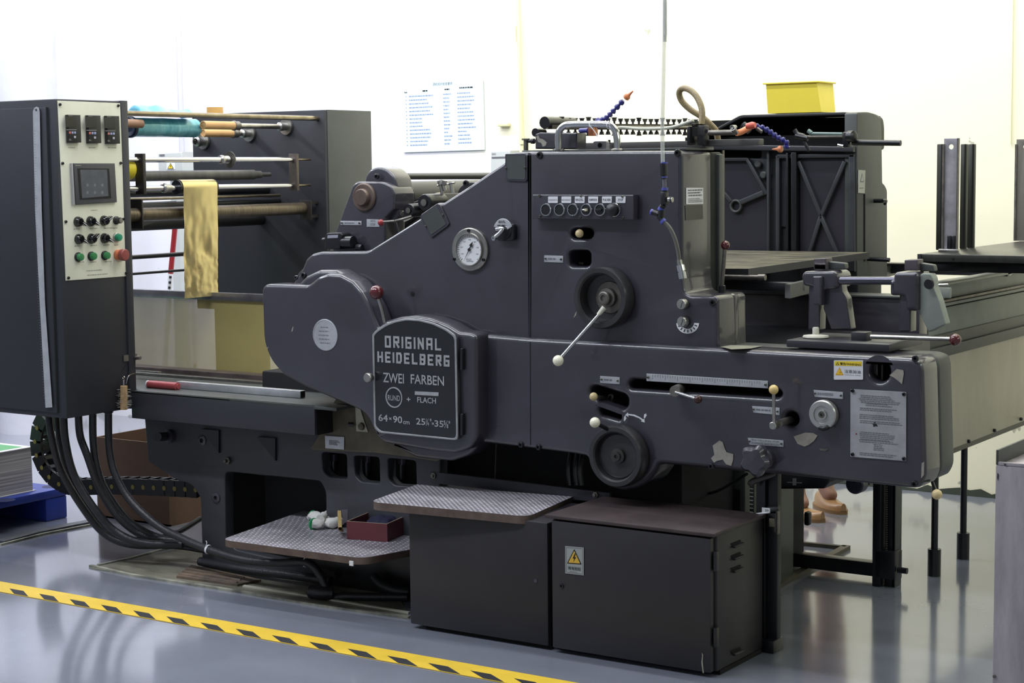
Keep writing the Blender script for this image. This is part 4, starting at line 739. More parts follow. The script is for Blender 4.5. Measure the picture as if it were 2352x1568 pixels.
for (x, y, r, yy, m) in ((976, 465, .030, 5.05, BLACK), (940, 483, .024, 5.03, BLACK), (924, 490, .010, 5.03, DSTEEL)):
    b = B(); c = P(x, y, Y=yy); b.lathe(c, (0,-1,0), [(r, -.1), (r, 0), (r*.9, .004), (r*.45, .004), (r*.45, .008), (.0001, .008)], m, 24); b.lathe(c, (0,-1,0), [(r*.42, .0085), (.0001, .0088)], DSTEEL, 16, cap=False); part(b, 'roller_journal')
b = B(); b.cyl(P(985, 470, Y=5.2), P(1020, 450, Y=5.6), .026, mat('brass_dull', '77715f', .4, .5)); part(b, 'small_roller')
for pts in ([(1017, 450), (1013, 425), (1010, 415)], [(1040, 443), (1036, 422), (1035, 420)], [(1022, 437), (1019, 424), (1021, 414)]):
    b = B(); b.cyl(P(*pts[0], Y=5.15), P(*pts[1], Y=5.15), .007, STEEL, 10); b.cyl(P(*pts[1], Y=5.15), P(*pts[2], Y=5.15), .010, STEEL, 10); b.cyl(P(pts[1][0]-8, pts[1][1]+1, Y=5.15), P(pts[1][0]+9, pts[1][1]-3, Y=5.15), .0035, STEEL, 8); part(b, 'thumb_screw')
b = B(); b.ext(Pl('Y', 5.5), arc(1082, 448, 32, 30, 0, 180, 16), -.3, 0, BLACK, .004); part(b, 'cam_disc')
b = B(); b.tube([P(905, 508, Y=4.98), P(925, 503, Y=4.98), P(945, 497, Y=5.0)], .005, DSTEEL, 8); b.cyl(P(908, 510, Y=4.99), P(916, 535, Y=4.99), .006, BLACK, 8); part(b, 'linkage')
# ---- delivery bench and left frame
zb0 = .673
b = B(); xa, xb2 = -4.955, P(722, 930, Y=4.82).x
b.box((xa, 4.82, P(722, 1000, Y=4.82).z), (xb2, 4.835, zb0), PAINT2, .003); b.box((xa, 4.82, zb0-.012), (xb2+.10, 5.36, zb0), PAINTG, .003); b.box((-5.7, 4.87, zb0-.012), (xa+.01, 5.36, zb0-.0005), PAINTG, .003); b.box((xb2-.012, 4.835, P(722, 1000, Y=4.82).z), (xb2, 4.95, zb0-.01), BLACK); part(b, 'bench_beam', 'long dark bench beam')
b = B(); b.box((-5.7, 5.26, zb0), (-4.0, 5.33, zb0+.028), mat('worn_rail', '6d6260', .35, .6, var=.3, vs_=10), .004); b.box((-5.7, 5.22, zb0), (-4.0, 5.26, zb0+.010), STEEL, .002); part(b, 'bench_back_rail')
for (x, y) in ((460, 990), (590, 1008)):
    b = B(); q = [P(x, y-5, Y=4.94), P(x+42, y-2, Y=4.95), P(x+42, y+50, Y=4.95)]; b.add(q+[v+Vector((0, .02, 0)) for v in q], [[0,1,2],[3,4,5],[0,1,4,3],[1,2,5,4],[2,0,3,5]], BLACK); part(b, 'gusset')
LFm = Pl('Y', 4.96)
out = [(331, 955), (340, 1060, 3), (402, 1101, 12), (440, 1112, 12), (460, 1142, 10), (463, 1240), (464, 1313), (760, 1330), (1010, 1345), (1010, 1040), (740, 1008), (733, 980)]
h1 = roundpoly([(516, 1100), (518, 1085, 5), (530, 1084), (735, 1104), (748, 1130, 10), (749, 1330-20), (540, 1262), (518, 1235)], 8)
h2 = [roundpoly(q, 7) for q in ([(738, 1038), (795, 1043), (797, 1100), (757, 1096), (741, 1082)], [(812, 1046), (870, 1050), (872, 1110), (828, 1106), (815, 1092)], [(890, 1052), (954, 1058), (956, 1118), (905, 1114), (892, 1100)])]
b = B(); b.ext(LFm, uvs(LFm, roundpoly(out, 3)), -.05, 0, mat('frame_paint', '3b3c41', .45, var=.12), .006, holes=[uvs(LFm, h1)]+[uvs(LFm, h) for h in h2], uv=True); lf = part(b, 'left_support_frame')
b = B(); b.box(P(735, 1030, Y=5.05), P(1000, 1130, Y=5.06), HOLE); part(b, 'opening_shade_sheet', parent=lf); b = B(); b.box(P(505, 1080, Y=5.2), P(760, 1310, Y=5.21), HOLE); part(b, 'opening_shade_sheet', parent=lf)  # near-black sheets put the shade behind the frame openings into colour
for q in ((766, 1062), (842, 1065), (922, 1070)): b = B(); b.box(P(q[0]-10, q[1]-20, Y=5.02), P(q[0]+10, q[1]-2, Y=5.04), PAINT, .004); b.cyl(P(q[0], q[1]-5, Y=5.03), P(q[0], q[1]+30, Y=5.03), .012, BLACK); part(b, 'tie_bolt', parent=lf)
b = B(); b.cyl(P(385, 1002, Y=4.96), P(362, 1003, Y=4.88), .017, BLACK); b.cyl(P(398, 1000, Y=4.97), P(385, 1002, Y=4.94), .026, PAINT); part(b, 'pivot_stub', parent=lf)
bolts(LFm, ((465, 1011), (497, 1143)), .020, PAINT, 0, lf); 
b = B(); b.lathe(LFm.p(526, 1057), (0,-1,0), [(.014, 0), (.014, .012), (.007, .014), (.007, .026), (.0001, .027)], DSTEEL, 6); part(b, 'bolt', parent=lf)
b = B(); b.ext(Pl('Y', 4.92), roundpoly([(729, 938), (765, 925), (775, 908), (830, 915), (900, 950), (900, 1020), (1000, 1040), (1012, 1056), (1003, 1060), (955, 1052), (860, 1040), (718, 1034), (712, 1028), (738, 990)], 3), -.03, 0, GREASE, .004); gc = part(b, 'greasy_casting', 'greasy brown stained casting')
b = B(); b.ext(Pl('Y', 4.918), [(817, 932), (828, 938), (838, 970), (846, 992), (819, 990)], 0, .002, mat('dirty_white', 'aaa898', .6)); b.lathe(Pl('Y', 4.915).p(831, 979), (0,-1,0), [(.014, 0), (.012, .008), (.004, .01)], GREASE, 16); b.cyl(P(812, 975, Y=4.91), P(800, 974, Y=4.9), .008, BLACK); part(b, 'white_gasket', parent=gc, label='dirty white gasket plate')
plate(Pl('Y', 4.918), [(747, 1000), (791, 1003), (791, 1032), (748, 1029)], rows=4, parent=gc, ear=False, seed=9)
# ---- parts under the lower housing on the right
TK = mat('grey_green_tank', '4a4d4a', .5)
t0 = P(1531, 1100, Y=5.45); t1 = P(1655, 1200, Y=5.45)
b = B(); b.box((t0.x, 5.45, .0), (t1.x, 5.75, P(1600, 1075, Y=5.45).z), TK, .012); b.box((t1.x, 5.47, 0), (P(1665, 1100, Y=5.47).x, 5.6, P(1600, 1080, Y=5.45).z), PAINTG, .006); b.box((t1.x+.02, 5.5, .0), (P(1712, 1100, Y=5.5).x, 5.9, P(1700, 1085, Y=5.45).z), TK, .006); b.box(P(1676, 1122, Y=5.498), P(1700, 1196, Y=5.5), HOLE); part(b, 'pump_tank', 'grey green pump housing under the press')
b = B(); b.tube([P(1522, 1130, Y=5.35), P(1590, 1136, Y=5.35), P(1640, 1130, Y=5.3), P(1680, 1110, Y=5.1), P(1715, 1088, Y=4.95)], .005, BLACK, 8); part(b, 'cable')
b = B(); b.tube([P(1606, 1092, Y=5.4), P(1597, 1110, Y=5.4), P(1598, 1136, Y=5.38), P(1606, 1180, Y=5.4)], .0035, BLACK, 8); part(b, 'cable')
b = B(); ym = 6.02; b.box((P(1765, 1200, Y=ym).x, ym, 0), (P(1812, 1200, Y=ym).x, ym+.12, .8), TK, .008); b.box((P(1812, 1200, Y=ym).x, ym+.02, .26), (P(1822, 1200, Y=ym).x, ym+.1, .8), PAINTG, .01); b.box((P(1840, 1200, Y=ym).x, ym+.02, P(1850, 1210, Y=ym).z), (P(1853, 1200, Y=ym).x, ym+.05, P(1850, 1178, Y=ym).z), BLACK, .008); part(b, 'motor_column', 'grey green motor column')
b = B(); pm = Pl('Y', 5.2); b.ext(pm, roundpoly([(1775, 1080), (1910, 1090), (1905, 1108), (1893, 1122), (1784, 1123), (1770, 1115)], 3), -.25, 0, BLACK, .004); b.ext(pm, [(1821, 1098), (1829, 1098), (1829, 1114), (1821, 1114)], 0, .002, mat('dull_white', '9b9b95', .5)); b.ext(pm, [(1808, 1106), (1821, 1106.5), (1821, 1108.5), (1808, 1108)], 0, .001, mat('dull_white', '9b9b95')); b.ext(pm, [(1829, 1107), (1842, 1107.5), (1842, 1109.5), (1829, 1109)], 0, .001, mat('dull_white', '9b9b95')); part(b, 'motor_plate')
b = B(); b.lathe(P(1966, 1112, Y=5.3), (0,-1,0), [(.03, -.03), (.03, .01), (.026, .014), (.008, .014), (.007, .02), (.0001, .02)], mat('navy_roller', '17182b', .35), 28); b.box(P(1950, 1080, Y=5.35), P(2000, 1112, Y=5.36), BLACK); part(b, 'guide_roller')
b = B(); b.box((P(1736, 1300, Y=4.95).x, 4.95, .0), (P(1757, 1300, Y=4.95).x, 5.0, .62), BLACK, .003); part(b, 'pile_lift_post')
b = B(); b.box((P(1760, 1300, Y=4.95).x, 4.96, .0), (P(1782, 1300, Y=4.95).x, 4.99, .62), mat('post_back', '1f2226', .5), .003); b.box((P(1740, 1300, Y=4.93).x, 4.93, .0), (P(1784, 1300, Y=4.95).x, 5.0, .04), BLACK, .003); part(b, 'pile_lift_post')
b = B()
for k in range(16):
    y = 1113+k*9; c = P(1726.5, y, Y=4.95); b.cyl(c-Vector((.006, 0, 0)), c+Vector((.006, 0, 0)), .0028, STEEL, 8)
b.box(P(1722, 1110, Y=4.965), P(1732, 1480, Y=4.97), BLACK); part(b, 'lift_chain')
b = B(); b.tube([P(1724, 1112, Y=4.92), P(1730, 1105, Y=4.92), P(1770, 1090, Y=4.95), P(1795, 1080, Y=5.0)], .010, mat('worn_handle', '4c4949', .4, .4), 12); part(b, 'pull_handle')
b = B(); b.box(P(1762, 1176, Y=4.94), P(1787, 1222, Y=4.96), BLACK, .004); b.box(P(1766, 1190, Y=4.935), P(1780, 1210, Y=4.94), GREASE, .002); b.box(P(1786, 1168, Y=4.95), P(1788, 1224, Y=4.97), DSTEEL); b.cyl(P(1765, 1169, Y=4.94), P(1790, 1166, Y=4.94), .009, PAINTG); sw = part(b, 'limit_switch', 'small limit switch with numbered tag'); b = B(); b.box(P(1750, 1165, Y=4.93), P(1769, 1178, Y=4.932), WHITE); b.text(Pl('Y', 4.929), '30', 1757, 1175, 1765, 6, INK, n=.0005); b.cyl(P(1732, 1181, Y=4.93), P(1768, 1176, Y=4.93), .003, WHITE, 8); part(b, 'number_tag', parent=sw, label='white tag numbered 30')
# ================================================================== cabinets and tread steps in front of the press
CabM = mat('cabinet_paint', '272529', .45, var=.12, vs_=4, bump=.03, bs=60)
YCb = 4.60
XL, XM, XR2 = P(940, 1300, Y=YCb).x, P(1258, 1300, Y=YCb).x, P(1262, 1300, Y=YCb).x
XE = P(1640, 1300, Y=YCb).x
ZC = P(1266, 1180, Y=YCb).z
t = thing('metal_cabinet', 'plain dark steel cabinet under the upper tread plate', 'cabinet', ((XL+XM)/2, 4.77, 0))
b = B(); b.box((XL, YCb, .014), (XM, 4.93, ZC-.03), CabM, .006); b.build('body', t)
b = B(); b.box((XL+.05, YCb+.02, 0), (XM, 4.92, .0135), HOLE); b.build('plinth', t)
for q in ((1231, 1333),): b = B(); b.lathe(P(*q, Y=YCb), (0,-1,0), [(.007, -.001), (.007, .002), (.0001, .003)], PAINT, 12); b.build('lock', t)
t = thing('electrical_cabinet', 'low dark electrical cabinet with a yellow voltage sticker', 'cabinet', ((XR2+XE)/2, 4.77, 0))
b = B(); b.box((XR2, YCb+.02, .014), (XE, 4.93, ZC-.012), CabM, .006); b.build('body', t)
b = B(); b.box((XR2-.008, YCb-.012, ZC-.012), (XE+.006, 4.94, ZC), PAINTW, .003); b.build('top_plate', t, 'worn reddish brown top plate')
b = B(); b.box((XR2, YCb+.04, 0), (XE, 4.92, .0135), HOLE); b.build('plinth', t)
b = B(); xd0, xd1 = P(1268, 1300, Y=YCb-.006).x, P(1632, 1300, Y=YCb-.006).x; zd1, zd0 = P(1268, 1194, Y=YCb-.006).z, P(1268, 1486, Y=YCb-.006).z; b.box((xd0, YCb-.008, zd0), (xd1, YCb+.02, zd1), CabM, .004); d = b.build('door', t)
for yy in (1290, 1465): b = B(); p = P(1641, yy, Y=YCb); b.box((p.x-.006, YCb, p.z-.03), (p.x+.006, YCb+.02, p.z+.03), BLACK, .004); b.build('hinge', d)
b = B(); b.lathe(P(1290, 1345, Y=YCb-.008), (0,-1,0), [(.007, -.001), (.007, .003), (.003, .003), (.003, .0)], BLACK, 14); b.build('lock', d)
CP = Pl('Y', YCb-.0088)
b = B(); b.ext(CP, [(1298.5, 1253.5), (1341, 1257), (1341, 1321), (1298.5, 1316)], 0, .0008, mat('sticker_silver', '9fa3a1', .4, .2)); b.ext(CP, [(1300.5, 1256), (1339, 1259), (1339, 1319), (1300.5, 1314)], .0008, .0011, INKG, holes=[[(1301.5, 1257.5), (1338, 1260), (1338, 1317.5), (1301.5, 1313)]])
b.ext(CP, roundpoly([(1319.5, 1260), (1336.5, 1296), (1302.5, 1293.5)], 2), .0008, .0012, INK); b.ext(CP, roundpoly([(1319.5, 1264.5), (1333, 1293.5), (1306, 1291.5)], 1.5), .0012, .0016, mat('amber_yellow', 'd2a93a', .5)); b.ext(CP, [(1321, 1270), (1316, 1282), (1319.5, 1282), (1317.5, 1290), (1324, 1279), (1320.5, 1279), (1323, 1271)], .0016, .002, INK)
b.ext(CP, [(1304, 1299), (1335, 1302), (1335, 1311), (1304, 1307.5)], .0008, .0010, mat('sticker_grey2', '7f8584', .5)); b.text(CP, '有电危险', 1306, 1307, 1334, 7, INK, n=.0014); b.rows(CP, 1309, 1310, 1333, 1313, 1, INKG, n=.0012); b.build('voltage_sticker', d, 'silver sticker with yellow lightning triangle')
EX = Pl('X', XE+.001)
for (x, y) in ((1690, 1245), (1690, 1273), (1690, 1302), (1690, 1492)):
    b = B(); q = [(x-12, y+3), (x+10, y-6), (x+12, y-2), (x-8, y+7)]; b.ext(EX, q, 0, .001, HOLE); b.ext(EX, [(x-10, y+8), (x+12, y-1), (x+13, y+3), (x-8, y+13)], 0, .012, CabM, .004); b.build('vent_louvre', t)
b = B(); b.ext(CP, [(1612, 1498), (1615, 1503), (1614, 1520), (1617, 1545), (1614, 1545), (1611, 1520), (1613, 1505)], 0, .0004, BARE); b.build('scratch', d)
# tread plates
def tread(name, label, top, th, parentloc, seed):
    t = thing(name, label, 'step plate', parentloc); b = B(); zz_ = Vector(top[0]).z; rp_ = roundpoly([(Vector(v).x, Vector(v).y, (.045 if k < 2 else .004)) for k, v in enumerate(top)], .04, 5); slab(b, [Vector((x, y, zz_)) for x, y in rp_], th, CHEQ, RUST); b.build('deck', t)
    a, c, d_, e = [Vector(v) for v in (top[0], top[1], top[2], top[3])]
    b = B(); NX, NY = 64, 30
    for i in range(NX):
        for j in range(NY):
            s_ = (i+.5)/NX; v_ = (j+.5)/NY
            if v_ < .09 and (s_ > .95 or s_ < .05): continue
            p = (a*(1-s_)+c*s_)*(1-v_)+(e*(1-s_)+d_*s_)*v_
            if (i+j) % 2: L = Vector((.0048, .0014, 0)); W_ = Vector((-.0009, .0014, 0))
            else: L = Vector((-.0018, .0046, 0)); W_ = Vector((.0014, .0008, 0))
            h = Vector((0, 0, .0014)); q = [p-L, p-W_, p+L, p+W_]; b.add([p+h]+q, [[0,1,2],[0,2,3],[0,3,4],[0,4,1]], CHEQ)
    o = b.build('tread_pattern', t); o['kind'] = 'stuff'; return t
zt1 = .42
u0 = P(848, 1152, Z=zt1); u1 = P(1190, 1196, Z=zt1); u2 = P(1213, 1186, Z=zt1); u3 = P(1316, 1140, Z=zt1); u4 = P(958, 1112, Z=zt1)
tr = tread('tread_plate', 'upper tread plate step in front of the gear case', [u0, u2, u3, u4], .026, (u0.x+.4, 4.7, 0), 1)
b = B(); q = [P(988, 1083, Y=4.955), P(1400, 1132, Y=4.955), P(1400, 1156, Y=4.955), P(988, 1108, Y=4.955)]; b.add([v for v in q]+[v+Vector((0, .012, 0)) for v in q], [[0,1,2,3],[4,5,6,7],[0,1,5,4],[1,2,6,5],[2,3,7,6],[3,0,4,7]], PAINT2); b.build('back_flange', tr)
for q in ((996, 1092), (1368, 1136)): b = B(); b.lathe(P(*q, Y=4.954), (0,-1,0), [(.011, 0), (.011, .004), (.006, .005), (.006, .012), (.0001, .013)], DSTEEL, 6); b.build('bolt', tr)
zt2 = .215
v0 = P(508, 1239, Z=zt2); v1 = P(815, 1284, Z=zt2); v2 = P(832, 1282, Z=zt2); v3 = P(941, 1236, Z=zt2); v5 = P(737, 1158, Z=zt2)
tr2 = tread('tread_plate', 'lower tread plate step holding the red box and gloves', [v0, v2, Vector((XL-.002, v3.y, zt2)), Vector((v5.x+.25, 4.95, zt2)), v5] if False else [v0, v2, Vector((XL-.003, v5.y-.03, zt2)), v5], .024, (v0.x+.4, 4.7, 0), 2)
b = B(); b.box((v0.x+.12, 4.93, .0), (XL-.02, 4.945, zt2-.024), BLACK, .002); b.build('support_skirt', tr2)
b = B(); b.lathe((P(777, 1316, Y=4.929).x, 4.929, P(777, 1316, Y=4.929).z), (0,-1,0), [(.018, 0), (.0001, .001)], HOLE, 18, cap=False); b.build('round_hole', tr2)
b = B(); p = P(808, 1285, Z=zt2); b.box((p.x-.008, p.y-.004, zt2-.02), (p.x+.008, p.y, zt2-.004), WHITE); b.build('tape_scrap', tr2)
# ---- things on the lower step
def stepz(x, y, h=0): return P(x, y, Z=zt2+.001+h)
c0 = stepz(797, 1237); c1 = stepz(890, 1244); dx = c1-c0; c1 = Vector((c1.x, c1.y, c0.z)); nrm = Vector((-dx.y, dx.x, 0)).normalized(); dep = .215
b = B(); H = .062; th_ = .004
RBX = mat('dull_red_card', '612a31', .55, var=.1, vs_=20); RIM = mat('worn_card_edge', '8b7a68', .8)
def obox(b, o, ux, uy, w_, d_, z0, z1, m):
    q = [o, o+ux*w_, o+ux*w_+uy*d_, o+uy*d_]; b.add([v+Vector((0,0,z0)) for v in q]+[v+Vector((0,0,z1)) for v in q], [[0,1,2,3],[4,5,6,7],[0,1,5,4],[1,2,6,5],[2,3,7,6],[3,0,4,7]], m)
ux = (c1-c0).normalized(); uy = nrm; W0 = (c1-c0).length
t = thing('red_box', 'open dull red box on the lower tread plate', 'box', c0+ux*W0/2+uy*dep/2)
obox(b, c0, ux, uy, W0, dep, 0, .003, RBX); obox(b, c0, ux, uy, W0, th_, .003, H, RBX); obox(b, c0+uy*(dep-th_), ux, uy, W0, th_, .003, H, RBX); obox(b, c0+uy*th_, ux, uy, th_, dep-2*th_, .003, H, RBX); obox(b, c0+ux*(W0-th_)+uy*th_, ux, uy, th_, dep-2*th_, .003, H, RBX); b.build('body', t)
b = B(); 
for (o_, w_, d_) in ((c0, W0, th_), (c0+uy*(dep-th_), W0, th_), (c0+uy*th_, th_, dep-2*th_), (c0+ux*(W0-th_)+uy*th_, th_, dep-2*th_)): obox(b, o_, ux, uy, w_, d_, H+.0002, H+.0015, RIM)
b.build('worn_rim', t, 'worn pale rim')
b = B(); bm = bmesh.new(); bmesh.ops.create_icosphere(bm, subdivisions=4, radius=1)
cc = c0+ux*W0*.52+uy*dep*.6+Vector((0, 0, .036))
for v in bm.verts:
    n_ = 1+.22*mnoise.noise(v.co*2.2); l = v.co*n_; v.co = cc+ux*l.x*W0*.40+uy*l.y*dep*.30+Vector((0,0,l.z*.030))
b.bmadd(bm, mat('navy_rag', '161433', .8)); tag(b.build('cleaning_rag'), 'dark navy rag bunched inside the red box', 'rag')
GLV = mat('white_cotton', 'cfcdc8', .9, var=.05, vs_=80, bump=.3, bs=300); GT = mat('green_thread', '2f9a62', .8)
t = thing('work_gloves', 'knotted white cotton work gloves with green cuffs on the lower step', 'gloves', stepz(742, 1205))
for k, (pts, rr) in enumerate((([(718, 1185), (733, 1190), (745, 1196), (760, 1186), (775, 1184)], .020), ([(720, 1203), (733, 1203), (748, 1200), (764, 1201), (779, 1198)], .021), ([(736, 1192), (750, 1179), (765, 1177), (790, 1180)], .014))):
    b = B(); b.tube([stepz(x, y, .018+(k == 2)*.016) for x, y in pts], (lambda r_: (lambda s_: r_*(1.15-.75*math.exp(-((s_-.42)/.16)**2)*.6)))(rr), GLV, 14, 6, sec=[(math.cos(a)*1.0, .75*math.sin(a)) for a in [2*PI*i/14 for i in range(14)]])
    b.v = [v+Vector((mnoise.noise(v*38), mnoise.noise(v*38+Vector((9, 0, 0))), mnoise.noise(v*38+Vector((0, 9, 0)))))*.006+Vector((0, 0, .002)) for v in b.v]; b.v = [Vector((v.x, v.y, max(v.z, zt2+.0015))) for v in b.v]; b.build('glove', t)
for (x, y) in ((718, 1185), (720, 1203)):
    b = B(); c = stepz(x, y, .018); d = (stepz(x+10, y+2, .018)-c).normalized(); b.lathe(c-d*.002, d, [(.021, 0), (.0225, .002), (.021, .004)], GT, 16); b.build('cuff', t, 'green cuff edge')
b = B(); b.tube([stepz(709, 1193, .012), stepz(704, 1186, .02), stepz(708, 1190, .03)], .001, GLV, 6); b.build('loose_thread', t)
t = thing('scraper', 'wood edged scraper with a translucent blade leaning on the red box', 'scraper', stepz(785, 1218))
b = B(); b.tube([stepz(785, 1218, .008), stepz(781, 1213, .04)+Vector((0, .0, .0)), P(779, 1175, Y=stepz(783, 1214).y+.01)], 1, mat('pale_wood', 'b39a63', .6, var=.1, vs_=30), smooth=0, sec=[(-.006, -.005), (.006, -.005), (.006, .005), (-.006, .005)]); b.build('handle', t)
yb_ = stepz(783, 1214).y
b = B(); q = [P(784, 1171, Y=yb_+.012), P(820, 1167, Y=yb_+.06), P(828, 1183, Y=yb_+.07), P(789, 1202, Y=yb_+.02)]; b.add(q+[v+Vector((0, .002, .0)) for v in q], [[0,1,2,3],[4,5,6,7],[0,1,5,4],[1,2,6,5],[2,3,7,6],[3,0,4,7]], mat('cloudy_plastic', '97939a', .35, alpha=.75)); b.build('blade', t, 'cloudy plastic blade')
# ---- things on the bench
b = B(); xs0, xs1 = P(408, 890, Z=zb0+.02).x, P(700, 906, Z=zb0+.02).x; yb2 = P(688, 914, Z=zb0+.001).y
b.box((P(405, 897, Y=yb2).x, yb2, zb0+.001), (P(690, 914, Y=yb2).x, yb2+.028, zb0+.027), ALU, .001); b.box((P(690, 914, Y=yb2).x-.002, yb2+.002, zb0+.003), (P(690, 914, Y=yb2).x+.001, yb2+.026, zb0+.025), HOLE); tag(b.build('aluminium_profile'), 'long square aluminium profile lying on the dark bench beam', 'metal bar')
b = B(); yr = P(405, 895, Z=zb0).y; b.lathe(P(410, 887.5, Y=yr), (-1, 0, 0), [(.0001, 0), (.009, 0), (.0095, .004), (.0155, .005), (.0155, .15), (.0155, .155)], mat('faded_red_foil', '9c474a', .4, .1), 22); b.lathe(P(410, 887.5, Y=yr)+Vector((-.155, 0, 0)), (-1,0,0), [(.0155, 0), (.0155, .006), (.009, .006)], WHITE, 22); tag(b.build('red_foil_roll'), 'short red foil roll lying on the bench beside the grey bar', 'foil roll')
b = B(); p = P(310, 869, Z=zb0); b.box((p.x, p.y, zb0+.0295), (p.x+.13, p.y+.02, zb0+.034), CHROME, .001); tag(b.build('steel_rule'), 'short bright steel strip on the back of the bench', 'metal strip')
# brush
t = thing('bottle_brush', 'round brush hanging by its handle below the small clamp', 'brush', P(285, 935, Y=4.74))
xb_ = 4.76
b = B(); b.cyl(P(284.5, 940, Y=xb_), P(284.5, 886, Y=xb_), .0135, mat('cork_brown', 'a28660', .8, var=.2, vs_=40), 20); b.build('core', t)
b = B(); b.cyl(P(284, 886, Y=xb_), P(283.5, 871, Y=xb_), .0035, CHROME); b.lathe(P(283.5, 867, Y=xb_), (0,-1,0), [(.0035, -.002), (.0065, -.002), (.0065, .002), (.0035, .002), (.0035, -.002)], CHROME, 18, cap=False); b.build('eye_hook', t)
b = B(); BR = mat('pale_bristle', '9a958c', .8); random.seed(5)
for k in range(90):
    p = P(284.5, 893+random.random()*43, Y=xb_); a = random.uniform(0, 2*PI); d = Vector((math.cos(a), math.sin(a)*.8, random.uniform(-.15, .1))); b.cyl(p+d*.012, p+d*random.uniform(.024, .034), .0005, BR, 4)
o = b.build('bristles', t); o['kind'] = 'stuff'
b = B(); b.tube([P(283, 864, Y=xb_), P(279, 855, Y=xb_), P(296, 828, Y=xb_)], .001, BLACK, 6); b.build('string', t)
b = B(); b.tube([P(290, 880, Y=xb_), P(296, 862, Y=xb_), P(312, 857, Y=xb_+.1)], .0022, CHROME, 8); tag(b.build('hook_wire'), 'bent silver wire hook beside the hanging brush', 'hook')
# ---- cables
paths = [[(112, 950, 4.66), (118, 1000, 4.66), (140, 1080, 4.7), (190, 1165, 4.75), (240, 1225, 4.8), (300, 1250, 4.84), (400, 1252, 4.9), (470, 1262, 4.93)],
 [(146, 950, 4.64), (150, 1010, 4.64), (170, 1090, 4.66), (215, 1165, 4.7), (265, 1220, 4.76), (330, 1247, 4.8), (420, 1250, 4.86)],
 [(180, 950, 4.7), (184, 1000, 4.7), (200, 1045, 4.7), (228, 1120, 4.74), (270, 1185, 4.78), (330, 1230, 4.84), (410, 1243, 4.9), (480, 1262, 4.93)],
 [(213, 950, 4.74), (214, 1010, 4.74), (222, 1070, 4.74), (245, 1130, 4.77), (300, 1200, 4.82), (370, 1236, 4.88), (430, 1243, 4.95)],
 [(249, 950, 4.78), (251, 1030, 4.78), (265, 1090, 4.78), (300, 1150, 4.79), (360, 1205, 4.8), (420, 1237, 4.8), (480, 1262, 4.78), (560, 1285, 4.76), (640, 1292, 4.76), (705, 1292, 4.76), (735, 1320, 4.76), (760, 1370, 4.76), (800, 1388, 4.78), (870, 1390, 4.83), (936, 1382, 4.88)],
 [(130, 950, 4.72), (136, 1010, 4.72), (160, 1090, 4.75), (205, 1165, 4.8), (255, 1218, 4.85), (320, 1240, 4.9), (400, 1225, 5.05), (462, 1190, 5.2)]]
LB = ['black ribbed cable, leftmost of the bundle below the control cabinet', 'black ribbed cable, second from the left below the control cabinet', 'black ribbed cable, third from the left where the gap opens', 'black ribbed cable dropping between the two right hand cables', 'black cable running on under the lower tread plate', 'grey black cable bending up again behind the frame leg']
for k, pth in enumerate(paths):
    b = B(); pts = [P(x, y, Y=yy) for x, y, yy in pth]
    pts = [Vector((p.x, p.y, max(p.z, .017))) for p in pts]
    b.tube(pts, .0148 if k != 5 else .011, RUBBER, 12, 8); cb = b.build('cable'); tag(cb, LB[k], 'cable', 'cables hanging below the control cabinet')
    if k == 4:
        for (x, y) in ((478, 1261), (703, 1291)):
            b = B(); c = P(x, y, Y=4.765 if x > 600 else 4.78); b.lathe(c+Vector((-.004, 0, 0)), (1, 0, -.1), [(.0165, 0), (.0175, .002), (.0175, .007), (.0165, .009)], WHITE, 18, cap=False); b.tube([c+Vector((0, -.012, .012)), c+Vector((.004, -.01, .026)), c+Vector((.0, -.01, .034))], .0016, WHITE, 6); b.build('cable_tie', cb, 'white cable tie')
for k, (pts, lab) in enumerate((([(460, 1300, 4.9), (560, 1308, 4.88), (680, 1322, 4.87), (760, 1335, 4.87)], 'thick dark cable lying on the floor under the lower step'), ([(860, 1325, 4.9), (880, 1345, 4.88), (910, 1356, 4.88), (938, 1360, 4.9)], 'dark green grey hose poking out beside the plain cabinet'), ([(715, 1362, 4.74), (740, 1380, 4.74), (765, 1385, 4.76)], 'bundled dark hose end on the floor below the loose cable'))):
    b = B(); q = [P(x, y, Y=yy) for x, y, yy in pts]; q = [Vector((p.x, p.y, max(p.z, .026))) for p in q]; b.tube(q, .017 if k < 2 else .024, RUBBER if k != 1 else mat('dark_green_rubber', '222a2a', .5), 12, 6); tag(b.build('hose'), lab, 'hose')
